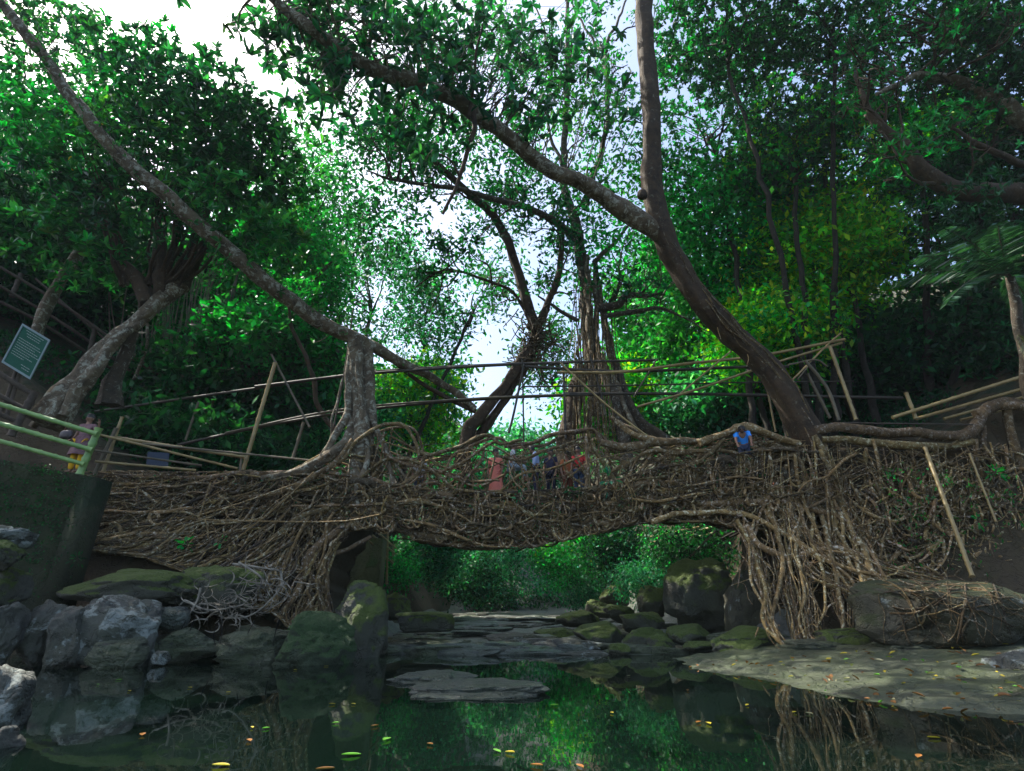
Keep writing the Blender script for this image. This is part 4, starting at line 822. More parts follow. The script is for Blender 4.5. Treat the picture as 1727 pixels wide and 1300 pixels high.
# root pillar rising from the bridge to the limb
pr = empty('root_pillar', P(610, 780, 16.7), 'pale fused root column between the bridge and the arching limb', 'roots')
for pts, rad, lb in [([(603, 575, 16.8), (600, 620, 16.75), (605, 670, 16.7), (612, 720, 16.6), (605, 770, 16.5), (600, 810, 16.4)], [.3, .27, .25, .3, .3, .34], 5), ([(618, 582, 16.9), (622, 640, 16.9), (625, 690, 16.8), (622, 740, 16.7), (640, 800, 16.6)], [.2, .2, .2, .2, .16], 3),
                 ([(588, 600, 16.7), (590, 660, 16.6), (580, 705, 16.4), (558, 745, 16.2), (535, 790, 16.1)], [.1, .12, .12, .1, .09], 2), ([(600, 700, 16.6), (585, 745, 16.3), (545, 775, 16.1), (495, 798, 16), (440, 806, 16)], [.14, .15, .16, .13, .08], 2),
                 ([(622, 700, 16.6), (640, 730, 16.4), (655, 790, 16.2), (665, 830, 16.1)], [.1, .09, .07], 2), ([(625, 690, 16.7), (650, 755, 16.4), (672, 790, 16.2), (700, 820, 16.1)], [.06, .06, .04], 0), ([(612, 720, 16.4), (618, 770, 16.1), (600, 830, 15.95), (612, 870, 15.95)], [.08, .08, .05], 0),
                 ([(600, 600, 16.5), (612, 680, 16.4), (598, 750, 16.3)], [.06, .08, .07], 0), ([(575, 640, 16.6), (560, 720, 16.3), (540, 770, 16.2)], [.03, .03, .03], 0)]:
    m_ = MB(); tube(m_, PP(pts), rad, 14, 50, .06, .22, lobes=lb); under(pr, m_.build('fused_root', M['bark_pale']))

ct = empty('central_fig_tree', P(1000, 760, 21), 'tall multi stemmed fig rising behind the middle of the bridge', 'tree')
for pts, rad, mt, lb in [([(1005, 700, 21.5), (1000, 620, 21.4), (990, 540, 21.3), (986, 470, 21.2), (975, 400, 21), (962, 350, 20.8), (950, 290, 20.5), (955, 180, 20), (958, 80, 19.5), (955, -20, 19)], [.3, .31, .3, .29, .28, .22, .18, .16, .13, .09], 'bark_mid', 4),
                     ([(990, 770, 21), (1000, 640, 21), (994, 560, 20.9), (992, 490, 20.9), (990, 430, 20.9)], [.12, .13, .14, .14, .12], 'bark_pale', 0), ([(1012, 700, 21), (1008, 620, 21), (1005, 540, 21), (1003, 440, 21)], [.1, .12, .13, .1], 'bark_pale', 0),
                     ([(1125, 745, 20), (1080, 710, 20.3), (1050, 650, 20.6), (1030, 590, 20.8), (1015, 520, 21), (1006, 450, 21)], [.26, .22, .2, .17, .15, .12], 'bark_mid', 3), ([(1060, 790, 20), (1050, 720, 20.3), (1035, 660, 20.5), (1010, 600, 20.8)], [.24, .26, .26, .2], 'bark_mid', 3),
                     ([(1090, 760, 19.6), (1062, 700, 20), (1035, 630, 20.4)], [.1, .1, .08], 'bark_pale', 0), ([(960, 800, 20.5), (958, 740, 20.6), (968, 680, 20.8), (980, 620, 21)], [.5, .36, .36, .3], 'bark_dark', 4)]:
    m_ = MB(); tube(m_, PP(pts), rad, 16, 70, .06, .2, lobes=lb); under(ct, m_.build('trunk', M[mt]))
for pts, rad in [([(1010, 520), (1040, 515), (1060, 498), (1090, 496), (1120, 495)], [.2, .17, .12, .06]), ([(1020, 530), (1070, 525), (1120, 522), (1160, 540), (1200, 560)], [.12, .1, .05, .02]), ([(1000, 440), (1025, 420), (1050, 395), (1075, 360)], [.12, .1, .07, .03]), ([(985, 350), (1000, 300), (1020, 230), (1028, 150), (1020, 90), (1040, 40), (1060, -10)], [.16, .15, .14, .12, .1, .08, .05]),
                 ([(1022, 90), (1000, 70), (975, 30), (960, -10)], [.09, .07, .04]), ([(965, 360), (990, 330), (1030, 290), (1070, 210)], [.1, .08, .05, .02]), ([(975, 410), (940, 380), (880, 350), (820, 330)], [.12, .1, .06, .03]), ([(975, 540), (940, 520), (905, 500)], [.1, .08, .04]), ([(950, 280), (925, 210), (930, 120), (915, 40), (890, -20)], [.09, .08, .06, .04])]:
    m_ = MB(); tube(m_, PP(pts, 20.4), rad, 9, 44, .08, .15); under(ct, m_.build('limb', M['bark_mid']))
mb = MB()
for k in range(46):
    x0 = g.uniform(968, 1030); x1 = x0 + g.normal(4, 14) + max(0, x0 - 1000) * 1.2; tube(mb, PP([(x0, g.uniform(430, 620), 20.6), ((x0 + x1) / 2 + g.normal() * 4, 660, 20.3), (x1, 770, 20)]), [.02, .022, .014], 5, 20, .06, .1, rc(g, .6, 1.6))
under(ct, tag(mb.build('aerial_roots', M['root']), kind='stuff'))
lf = MB()
for (cx_, cy_, rx, ry, n, pal, Yy) in [(620, 260, 130, 130, 150, 'fig', 18), (780, 230, 150, 130, 130, 'fig', 19), (900, 330, 120, 90, 60, 'fig', 20), (960, 150, 120, 150, 110, 'mid', 20), (1040, 300, 70, 80, 50, 'mid', 20), (640, 400, 90, 70, 60, 'fig', 19), (820, 60, 150, 80, 90, 'fig', 18), (1020, 400, 40, 60, 40, 'emer', 20.5), (560, 100, 100, 90, 70, 'mid', 17), (930, 430, 60, 30, 14, 'fig', 21)]:
    s = pxm(cx_, cy_, Yy); q = crown_pts(P(cx_, cy_, Yy), np.array([rx * s, 2.4, ry * s]), int(n * .68), cx_, .0, .1); clumps(lf, q, .45, .27, pal, g, 26)
    
bm_, tp_ = branchlets([[(1005, 520, 20.4), (1060, 498, 20.4), (1120, 495, 20.4)], [(985, 350, 20.4), (1020, 230, 20.4), (1028, 150, 20.4), (1040, 40, 20.4)], [(962, 350, 20.8), (950, 290, 20.5), (955, 180, 20), (958, 80, 19.5), (955, -20, 19)], [(975, 410, 20.4), (880, 350, 20.4), (820, 330, 20.4)], [(950, 280, 20.4), (930, 120, 20.4), (890, -20, 20.4)], [(1000, 440, 20.4), (1075, 360, 20.4), (1100, 300, 20.4)]], 46, 2.0, .07, 61)
under(ct, bm_.build('branchlets', M['bark_mid'])); clumps(lf, tp_, .22, .26, 'fig', g, 12)
under(ct, lf.build('crown', M['leaf'], smooth=False))

# left leaning buttressed tree with round crown
bt_ = empty('buttressed_tree', P(110, 720, 15), 'leaning tree with pale fluted buttress trunk and dense rounded dark crown', 'tree')
for pts, rad, mt in [([(85, 715, 14.6), (120, 660, 14.8), (170, 600, 15), (225, 545, 15.2), (270, 505, 15.4), (300, 480, 15.6)], [.46, .34, .24, .22, .25, .3], 'bark_pale'), ([(110, 700, 14.4), (150, 640, 14.6), (190, 585, 14.9), (240, 540, 15.2)], [.12, .2, .16, .14], 'bark_pale'), ([(50, 720, 14.8), (110, 655, 14.8), (170, 595, 15)], [.1, .16, .14], 'bark_pale'),
                     ([(185, 680, 15.6), (200, 620, 15.5), (230, 560, 15.4)], [.32, .2, .14], 'bark_mid'), ([(300, 480, 15.6), (330, 440, 15.6), (350, 400, 15.6)], [.3, .2, .15], 'bark_dark'), ([(250, 510, 15.4), (225, 460, 15.3), (195, 430, 15.2), (180, 380, 15)], [.28, .2, .14, .1], 'bark_dark'), ([(270, 500, 15.4), (275, 440, 15.3), (270, 380, 15.2)], [.22, .16, .1], 'bark_dark')]:
    m_ = MB(); tube(m_, PP(pts), rad, 18, 60, .08, .28, lobes=5); under(bt_, m_.build('trunk', M[mt]))
mb = MB()
for k in range(34):
    x = g.uniform(175, 360); tube(mb, PP([(250 + (x - 265) * .5, 480, 15.4), (x, 400 + g.normal() * 10, 15.3 + g.normal() * .4), (x + (x - 265) * .5, 270 + g.normal() * 30, 15 + g.normal() * .8)]), [.06, .045, .02], 6, 20, .1)
under(bt_, mb.build('stems', M['bark_dark']))
lf = MB()
for (cx_, cy_, rx, ry, n, pal) in [(300, 210, 180, 120, 760, 'fig'), (230, 280, 200, 90, 560, 'mid'), (420, 270, 100, 110, 520, 'dark'), (120, 260, 110, 90, 330, 'emer'), (400, 370, 110, 60, 300, 'mid'), (90, 340, 100, 50, 220, 'dark'), (230, 130, 90, 50, 260, 'fig'), (290, 160, 130, 70, 260, 'emer'), (330, 260, 150, 120, 380, 'dark'), (260, 395, 110, 36, 130, 'dark'), (110, 420, 110, 40, 130, 'mid'), (440, 420, 90, 50, 150, 'mid'), (500, 260, 60, 90, 90, 'mid'), (60, 200, 80, 80, 130, 'emer'), (20, 380, 60, 60, 90, 'dark')]:
    s = pxm(cx_, cy_, 14); q = crown_pts(P(cx_, cy_, 14.5), np.array([rx * s, 2.6, ry * s]), int(n * .72), cx_ + 3, .06, .35); rosettes(lf, q, .31, pal, g, 9, .9, .4)
q = crown_pts(P(270, 250, 14.5), np.array([3.6, 2.7, 2.6]), 8, 5); leaf_add(lf, q, g.normal(size=q.shape), .22, .12, [(.7, .4, .02)], True, g)
under(bt_, lf.build('crown', M['leaf_glossy'], smooth=False))
# leaning thin trunk behind the sign
t2 = empty('leaning_tree', P(50, 560, 17), 'slim pale trunk leaning right behind the green sign', 'tree')
part(t2, 'trunk', [(40, 620, 17), (70, 535, 17), (110, 460, 17), (150, 390, 17), (175, 330, 17), (215, 230, 17)], [.22, .2, .2, .16, .12], 'bark_pale', 12, 50)
lf = MB(); q = crown_pts(P(150, 330, 17.5), np.array([2.6, 1.5, 1.6]), 60, 33); clumps(lf, q, .35, .18, 'dark', g, 30); under(t2, lf.build('crown', M['leaf'], smooth=False))
# upper left diagonal bare branches
t3 = empty('twin_trunk_tree', P(400, 700, 24), 'dark twin trunked tree leaning right on the left slope', 'tree')
part(t3, 'trunk', [(360, 760, 24), (390, 660, 24), (420, 600, 24), (450, 540, 24), (470, 470, 24), (520, 380, 24)], [.4, .34, .3, .26, .16, .08], 'bark_dark'); part(t3, 'trunk', [(375, 720, 23.6), (430, 640, 23.6), (455, 590, 23.6), (480, 520, 23.6), (560, 440, 23.6)], [.3, .24, .2, .14, .06], 'bark_dark')
lf = MB(); q = crown_pts(P(500, 430, 24), np.array([3.5, 2, 2.4]), 70, 35); clumps(lf, q, .4, .2, 'emer', g, 36); under(t3, lf.build('crown', M['leaf'], smooth=False))
t4 = empty('curved_sapling', P(560, 720, 20), 'thin curved dark sapling left of the root pillar', 'tree')
part(t4, 'trunk', [(565, 730, 20), (535, 680, 20), (528, 630, 20), (510, 590, 20), (490, 540, 20), (485, 500, 20)], [.12, .1, .09, .08, .04], 'bark_dark', 8, 50)
lf = MB(); q = crown_pts(P(480, 480, 20), np.array([1.5, 1.2, 1.2]), 26, 36); clumps(lf, q, .3, .18, 'emer', g, 30); under(t4, lf.build('crown', M['leaf'], smooth=False))
# small pale sapling stem on slope
t5 = empty('bent_sapling', P(235, 640, 20), 'thin pale bent stem on the slope right of the buttressed trunk', 'tree'); part(t5, 'trunk', [(225, 640, 20), (240, 610, 20), (250, 580, 20), (252, 545, 20)], [.07, .06, .05], 'bark_pale', 7, 20)
lf = MB(); leaf_add(lf, np.repeat(P(252, 540, 20)[None], 30, 0) + g.normal(size=(30, 3)) * .3, g.normal(size=(30, 3)), .2, .08, 'dark', False, g); under(t5, lf.build('crown', M['leaf'], smooth=False))
# big limbs of the top right
t6 = empty('overhanging_tree', P(1760, 640, 15.5), 'massive dark tree at right whose curved limbs cross the top right corner', 'tree')
part(t6, 'trunk', [(1800, 700, 15.5), (1800, 500, 15), (1790, 330, 14.5), (1780, 150, 14)], [.7, .6, .5, .45], 'bark_dark')
part(t6, 'limb', [(1790, 330, 14.5), (1700, 325, 14.3), (1620, 322, 14), (1560, 290, 13.8), (1520, 240, 13.6), (1470, 200, 13.4), (1440, 120, 13)], [.36, .34, .3, .26, .2, .12, .05], 'bark_dark', 14, 70)
part(t6, 'limb', [(1790, 240, 14), (1727, 200, 14), (1660, 160, 13.8), (1600, 135, 13.5), (1540, 130, 13.2), (1480, 160, 13)], [.35, .3, .26, .2, .12, .05], 'bark_pale', 14, 60)
part(t6, 'limb', [(1800, 140, 13), (1727, 95, 13), (1660, 65, 12.8), (1600, 50, 12.6)], [.24, .2, .15, .08], 'bark_mid', 12, 50)
part(t6, 'limb', [(1790, 300, 14), (1660, 250, 13.6), (1600, 215, 13.4)], [.14, .1, .04], 'bark_dark', 10, 40)
lf = MB()
for (cx_, cy_, rx, ry, n, pal) in [(1660, 20, 120, 60, 260, 'dark'), (1700, 130, 70, 50, 90, 'dark'), (1540, 250, 60, 50, 60, 'emer'), (1640, 330, 90, 40, 60, 'dark'), (1600, 90, 60, 40, 60, 'mid')]:
    s = pxm(cx_, cy_, 13); q = crown_pts(P(cx_, cy_, 13.4), np.array([rx * s, 1.6, ry * s]), n, cx_, .0, .2); rosettes(lf, q, .26, pal, g, 8, .6, .3)
bm_, tp_ = branchlets([[(1700, 325, 14.3), (1620, 322, 14), (1560, 290, 13.8), (1520, 240, 13.6), (1470, 200, 13.4), (1440, 120, 13)], [(1660, 160, 13.8), (1600, 135, 13.5), (1540, 130, 13.2), (1480, 160, 13)], [(1660, 65, 12.8), (1600, 50, 12.6), (1560, 40, 12.5)]], 34, 2.0, .07, 63)
under(t6, bm_.build('branchlets', M['bark_dark'])); rosettes(lf, tp_, .2, 'emer', g, 7, .8, .38)
under(t6, lf.build('crown', M['leaf_glossy'], smooth=False))
t7 = empty('slope_tree', P(1480, 690, 24), 'dark trunk with a forked low branch on the right slope', 'tree')
part(t7, 'trunk', [(1490, 690, 24), (1470, 600, 24), (1455, 520, 24), (1460, 400, 24)], [.5, .34, .28, .2], 'bark_dark'); part(t7, 'branch', [(1470, 600, 24), (1400, 520, 23.5), (1350, 480, 23), (1290, 495, 22.6), (1240, 480, 22)], [.18, .13, .09, .04], 'bark_dark', 9); part(t7, 'branch', [(1345, 480, 23), (1320, 440, 22.8), (1310, 390, 22.6)], [.08, .05, .02], 'bark_dark', 7)
lf = MB(); q = crown_pts(P(1420, 400, 24), np.array([3.5, 2, 2.4]), 60, 37); clumps(lf, q, .4, .2, 'emer', g, 36); under(t7, lf.build('crown', M['leaf'], smooth=False))

# bamboo clump on the left slope
bc = empty('bamboo_clump', P(300, 700, 23), 'clump of thin upright bamboo stems on the left slope', 'bamboo'); lf = MB()
for k in range(46):
    x0 = 290 + g.normal() * 38; x1 = x0 + g.normal(25, 25); m_ = MB(); tube(m_, PP([(x0, 690 + g.normal() * 8, 23 + g.normal() * .6), ((x0 + x1) / 2, 600, 23), (x1, 480 + g.normal() * 20, 23), (x1 + 25, 420, 22.6)]), [.035, .035, .02, .01], 6, 16, .02); under(bc, m_.build('stem', M['bam_old']))
q = crown_pts(P(330, 540, 23), np.array([2.4, 1.5, 2.6]), 110, 51); base = np.repeat(q, 26, 0) + g.normal(size=(len(q) * 26, 3)) * .3; d_ = g.normal(size=base.shape) + [0, 0, -.9]; leaf_add(lf, base, d_, .17, .022, 'mid', False, g); under(bc, lf.build('leaves', M['leaf'], smooth=False))

# palms at right
def frond(mb, st, base, dirn, L, droop, g, pal, W=.42, n=40):
    dirn = np.array(dirn, float); dirn /= np.linalg.norm(dirn); t = np.linspace(0, 1, 12); p = base + dirn * L * t[:, None] + np.array([0, 0, -droop]) * (t ** 2)[:, None]; tube(st, p[::2], [.02, .012, .005], 5, 12, 0)
    pf = crom(p, n); tg = np.gradient(pf, axis=0); tg /= np.linalg.norm(tg, axis=1)[:, None]; sd_ = np.cross(tg, [0, 0, 1.]); sd_ /= np.linalg.norm(sd_, axis=1)[:, None]
    for s_ in (-1, 1):
        l = W * np.sin(np.clip(np.linspace(.12, 1.0, n), 0, 1) * np.pi * .93) + .08; leaf_add(mb, pf[4:], (sd_ * s_ + tg * .65 + np.array([0, 0, -.32]) + g.normal(size=pf.shape) * .05)[4:], l[4:], .055, pal, False, g)
pm = empty('palm', P(1690, 640, 14.5), 'dark palm with long comb like fronds at the right edge', 'palm')
part(pm, 'trunk', [(1745, 700, 13), (1730, 600, 12.6), (1715, 520, 12.2), (1700, 465, 12)], [.16, .13, .12, .1], 'bark_mid', 10, 30)
for (sx_, sy_, ex, ey, dr) in [(1700, 465, 1530, 470, .9), (1700, 465, 1620, 500, 1.0), (1700, 460, 1600, 385, .6), (1700, 460, 1680, 370, .5), (1700, 460, 1760, 420, .7), (1700, 465, 1560, 430, .8), (1700, 465, 1740, 520, 1.0), (1705, 465, 1640, 440, .5)]:
    st_ = MB(); lf = MB(); a = P(sx_, sy_, 12); e = P(ex, ey, 11.4 + g.normal() * .4); frond(lf, st_, a, e - a + np.array([0, 0, dr]), np.linalg.norm(e - a) * 1.15, dr * 1.3, g, [(.02, .065, .045), (.035, .09, .06)], .5, 60)
    f_ = lf.build('frond', M['leaf_glossy'], smooth=False); under(pm, f_); s2 = st_.build('midrib', M['twig']); s2.parent = f_; s2.matrix_parent_inverse = f_.matrix_parent_inverse.inverted() @ f_.matrix_parent_inverse if False else Matrix()
lf = MB(); st_ = MB(); a = P(1712, 555, 12); frond(lf, st_, a, (0.02, -.1, -1), 1.9, .1, g, [(.2, .17, .09), (.16, .15, .08)], .3, 50); under(pm, lf.build('dead_frond', M['litter'], smooth=False))

# ---------------------------------------------------------------- left wall
mb = MB(); cTL = P(-120, 752, 13.2); cTR = P(168, 806, 13.9); lo = P(124, 962, 13.9)
nx_, nz_ = 90, 40; V = []
for a in np.linspace(0, 1, nx_):
    T_ = cTL + (cTR - cTL) * a; 
    for b_ in np.linspace(0, 1, nz_): V.append([T_[0], T_[1] - .0, T_[2] + (lo[2] - .9 - T_[2]) * b_])
V = np.array(V); V[:, 1] += .10 * fbm(V * 2.2, 5, 31); j = np.arange(nz_ - 1)[None]; i = np.arange(nx_ - 1)[:, None] * nz_
wl = empty('retaining_wall', lo, 'dark mossy retaining wall under the green bamboo railing', 'wall')
Vb = V + np.array([.0, .5, 0]); mb.add(V, np.stack([i + j, i + j + 1, i + nz_ + j + 1, i + nz_ + j], -1).reshape(-1, 4)); n0 = len(V)
VV = np.vstack([V, Vb]); bord = list(range(nz_)) + [k * nz_ + nz_ - 1 for k in range(1, nx_)] + [(nx_ - 1) * nz_ + k for k in range(nz_ - 2, -1, -1)] + [k * nz_ for k in range(nx_ - 2, 0, -1)]
mb.add(VV, [[bord[(k + 1) % len(bord)], bord[k], bord[k] + n0, bord[(k + 1) % len(bord)] + n0] for k in range(len(bord))]); under(wl, mb.build('mossy_face', M['wallmoss']))
m_ = MB(); boxm(m_, (cTR[0] - .38, cTR[1] - .16, lo[2] - .9), (cTR[0] + .04, cTR[1] + .45, cTR[2] - .02)); under(wl, m_.build('corner_pier', M['wallmoss']))
lf = MB(); g2 = np.random.default_rng(8); n = 900; a = g2.random(n); b_ = g2.random(n) ** 1.3; q = cTL + (cTR - cTL) * a[:, None]; q[:, 2] += (lo[2] - cTL[2]) * b_; q[:, 1] -= .08; base = np.repeat(q, 4, 0) + g2.normal(size=(n * 4, 3)) * .05; leaf_add(lf, base, g2.normal(size=base.shape) + [0, -.6, .2], .07, .04, 'dark', False, g2)
under(wl, tag(lf.build('creeping_plants', M['leaf'], smooth=False), kind='stuff'))

# ---------------------------------------------------------------- bamboo railings
def pole(mb, a, b, r, col=None, sag=0, nodes=True):
    a = np.array(a, float); b = np.array(b, float); L = np.linalg.norm(b - a); n = max(2, int(L / .32)); N = n * 6 + 1; t = np.linspace(0, 1, N)
    p = a + (b - a) * t[:, None]; p[:, 2] -= sag * 4 * t * (1 - t); rr = np.full(N, r)
    if nodes: rr[::6] *= 1.22; rr[1::6] *= .97
    tube(mb, p, rr, 8, N, 0, 0, col)
def railing(name, label, parts, group='bamboo railings'):
    p0 = parts[0]; root = empty(name, P(*p0[1][0]), label, 'railing', group)
    for nm, pts, r, mt in parts:
        m_ = MB(); q = PP(pts)
        if len(q) == 2: pole(m_, q[0], q[1], r)
        else: tube(m_, q, r, 8, 40, 0, .05)
        under(root, m_.build(nm, M[mt]))
    return root
railing('bamboo_railing', 'thick fresh green bamboo railing on top of the mossy wall', [
  ('post', [(134, 800, 13.3), (167, 722, 13.3)], .085, 'bam_green'), ('rail', [(-60, 663, 12.3), (164, 732, 13.2)], .06, 'bam_green'), ('rail', [(-60, 697, 12.3), (156, 759, 13.2)], .06, 'bam_green'), ('rail', [(-60, 727, 12.3), (142, 783, 13.2)], .055, 'bam_green')])
railing('bamboo_railing', 'thin tan bamboo railing between the green post and the tall pole', [
  ('post', [(174, 795, 14.6), (206, 703, 14.6)], .045, 'bam_tan'), ('post', [(160, 798, 14.4), (196, 722, 14.4)], .05, 'bam_old'), ('rail', [(190, 737, 14.6), (412, 771, 16)], .045, 'bam_tan'), ('rail', [(168, 733, 14), (400, 790, 16)], .035, 'bam_tan'), ('rail', [(158, 759, 14), (340, 785, 15.6)], .03, 'bam_old'), ('rail', [(160, 778, 14), (330, 793, 15.6)], .035, 'bam_tan'), ('rail', [(240, 748, 14.8), (520, 776, 16.4)], .03, 'bam_old'), ('post', [(404, 800, 16), (408, 765, 16)], .035, 'bam_old')])
railing('bamboo_railing', 'tall tan bamboo pole with crossing thin pole left of the pillar', [
  ('pole', [(410, 793, 16.2), (464, 612, 16.2)], .06, 'bam_tan'), ('pole', [(458, 598, 16.3), (522, 720, 16.3)], .035, 'bam_old'), ('pole', [(494, 772, 17.6), (512, 712, 17.6)], .05, 'bam_old'), ('pole', [(313, 742, 18), (335, 678, 18)], .04, 'bam_old')])
railing('bamboo_handrail', 'long dark bamboo handrails strung level above the bridge', [
  ('rail', [(160, 694, 17.8), (430, 655, 17.9), (640, 626, 18), (880, 613, 18), (1110, 607, 18.1)], .05, 'bam_dark'), ('rail', [(430, 652, 17.7), (620, 630, 17.8), (850, 615, 17.9), (960, 612, 18)], .055, 'bam_dark'), ('rail', [(300, 750, 17.7), (480, 712, 17.8), (640, 688, 18), (850, 671, 18), (1077, 663, 18)], .05, 'bam_dark'), ('rail', [(380, 730, 17.5), (580, 690, 17.8), (800, 672, 17.9), (960, 665, 17.9)], .04, 'bam_old'),
  ('rail', [(885, 618, 17.9), (1050, 626, 18), (1250, 619, 18.2), (1330, 618, 18.2)], .06, 'bam_dark'), ('rail', [(950, 664, 18), (1150, 664, 18), (1350, 668, 18), (1522, 671, 18)], .06, 'bam_dark'), ('rail', [(880, 652, 17.9), (1050, 650, 18), (1250, 645, 18), (1440, 643, 18)], .03, 'bam_dark'), ('rail', [(940, 628, 17.8), (1050, 627, 17.8), (1160, 613, 17.7), (1280, 600, 17.6), (1425, 572, 17.4)], .055, 'bam_tan'),
  ('rail', [(1075, 686, 17.8), (1180, 655, 17.7), (1300, 614, 17.6), (1420, 578, 17.5)], .045, 'bam_tan'),
  ('upright', [(884, 800, 17.9), (882, 660, 17.9), (880, 605, 17.9)], .03, 'bam_dark'), ('upright', [(858, 730, 17.9), (868, 690, 17.9), (884, 612, 17.9)], .045, 'bam_dark'), ('upright', [(954, 740, 17.9), (950, 610, 17.9)], .045, 'bam_dark'), ('upright', [(563, 720, 17), (582, 620, 17), (596, 520, 17)], .03, 'bam_dark'), ('brace', [(945, 612, 17.8), (1020, 680, 17.4), (1100, 742, 17)], .035, 'bam_tan'), ('brace', [(1068, 670, 17.9), (1108, 605, 17.9)], .03, 'bam_old'), ('brace', [(1128, 680, 17.8), (1232, 593, 17.6)], .03, 'bam_tan'), ('brace', [(995, 600, 17.9), (1015, 670, 17.9), (1020, 700, 17.9)], .03, 'bam_dark')])
railing('bamboo_railing', 'leaning bamboo uprights and knotted top rails right of the leaning trunk', [
  ('upright', [(1444, 708, 16.8), (1400, 585, 17)], .06, 'bam_tan'), ('upright', [(1415, 709, 16.6), (1400, 665, 16.6), (1385, 640, 16.6), (1358, 608, 16.6)], .055, 'bam_old'), ('upright', [(1400, 705, 17.4), (1362, 630, 17.4)], .05, 'bam_old'), ('brace', [(1335, 642, 17), (1395, 582, 17.2), (1418, 562, 17.2)], .03, 'bam_tan'), ('brace', [(1345, 640, 17), (1365, 615, 17)], .02, 'bam_old'), ('brace', [(1330, 615, 17), (1375, 607, 17), (1395, 618, 17)], .03, 'bam_old'), ('upright', [(1308, 728, 17.2), (1295, 660, 17.2)], .035, 'bam_tan'), ('upright', [(1330, 735, 16.9), (1318, 690, 16.9), (1302, 672, 16.9)], .04, 'bam_tan')])
railing('bamboo_railing', 'tan bamboo railing climbing towards the right edge', [
  ('post', [(1545, 706, 16.2), (1528, 662, 16.2)], .06, 'bam_tan'), ('rail', [(1505, 704, 16.2), (1780, 617, 15.4)], .055, 'bam_tan'), ('rail', [(1545, 706, 16.4), (1780, 640, 15.6)], .05, 'bam_tan'), ('rail', [(1592, 706, 16.3), (1780, 655, 15.7)], .045, 'bam_tan'), ('rail', [(1620, 708, 16.6), (1780, 672, 16)], .04, 'bam_tan'), ('rail', [(1560, 700, 17.5), (1780, 660, 17)], .03, 'bam_old'), ('rail', [(1420, 713, 16), (1640, 716, 15.7)], .022, 'bam_dark')])
railing('lattice_fence', 'small pale lattice fence on the left bank seen under the arch', [
  ('post', [(640, 1000, 22), (641, 905, 22)], .09, 'bark_mid'), ('post', [(652, 985, 23), (654, 900, 23)], .05, 'bam_tan'), ('post', [(662, 960, 24), (664, 918, 24)], .05, 'bam_tan'), ('rail', [(620, 910, 21), (668, 955, 24)], .04, 'bam_tan'), ('rail', [(625, 900, 21), (668, 935, 24)], .04, 'bam_tan'), ('rail', [(640, 900, 21), (668, 925, 24)], .035, 'bam_tan')])
railing('lattice_fence', 'thin bamboo fence on the right bank seen under the arch', [
  ('post', [(1110, 925, 23), (1112, 895, 23)], .04, 'bam_tan'), ('post', [(1165, 920, 22), (1172, 890, 22)], .04, 'bam_tan'), ('rail', [(1098, 925, 23.5), (1205, 898, 21)], .035, 'bam_tan'), ('rail', [(1098, 915, 23.5), (1205, 888, 21)], .035, 'bam_tan'), ('rail', [(1098, 905, 23.5), (1180, 888, 21)], .03, 'bam_tan'), ('brace', [(1155, 948, 20), (1207, 895, 20)], .035, 'bam_old')])
st_ = railing('timber_railing', 'dark timber railing posts above the left end of the green railing', [
  ('post', [(18, 735, 14), (60, 660, 14)], .10, 'timber'), ('rail', [(-40, 605, 13.2), (56, 666, 14)], .07, 'timber'), ('rail', [(-40, 645, 13.2), (42, 690, 14)], .06, 'timber'), ('rail', [(-40, 680, 13.2), (30, 712, 14)], .06, 'timber')], 'timber railings')
railing('timber_railing', 'old timber stair railing climbing the slope to the upper left edge', [
  ('rail', [(-30, 432, 17), (130, 530, 19), (272, 635, 21)], .06, 'timber'), ('rail', [(-30, 465, 17), (110, 548, 19), (240, 640, 21)], .06, 'timber'), ('rail', [(-30, 495, 17), (70, 545, 18.5), (200, 630, 21)], .06, 'timber'), ('post', [(20, 500, 17.8), (36, 462, 17.8)], .09, 'timber'), ('post', [(150, 600, 19.5), (160, 555, 19.5)], .09, 'timber'), ('rail', [(60, 470, 18.5), (200, 590, 20), (300, 650, 21.5)], .045, 'timber')], 'timber railings')
# loose bamboo props in the right roots
for k, (pts, lab) in enumerate([([(1560, 755, 15.6), (1600, 860, 15), (1640, 972, 14.2)], 'long tan bamboo pole standing among the right roots'), ([(1635, 765, 15.6), (1680, 880, 15.2)], 'thin pole leaning in the roots near the right edge')]):
    m_ = MB(); q = PP(pts); pole(m_, q[0], q[-1], [.055, .03][k]); tag(m_.build('bamboo_pole', M['bam_tan']), lab, 'pole')
# wall under arch at left
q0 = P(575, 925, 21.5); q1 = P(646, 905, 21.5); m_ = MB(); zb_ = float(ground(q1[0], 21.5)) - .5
boxm(m_, (q0[0], 21.5, zb_), (q1[0], 22.3, q1[2] - .05)); tag(m_.build('mossy_wall', M['wall_green']), 'square mossy wall on the left bank seen under the arch', 'wall')

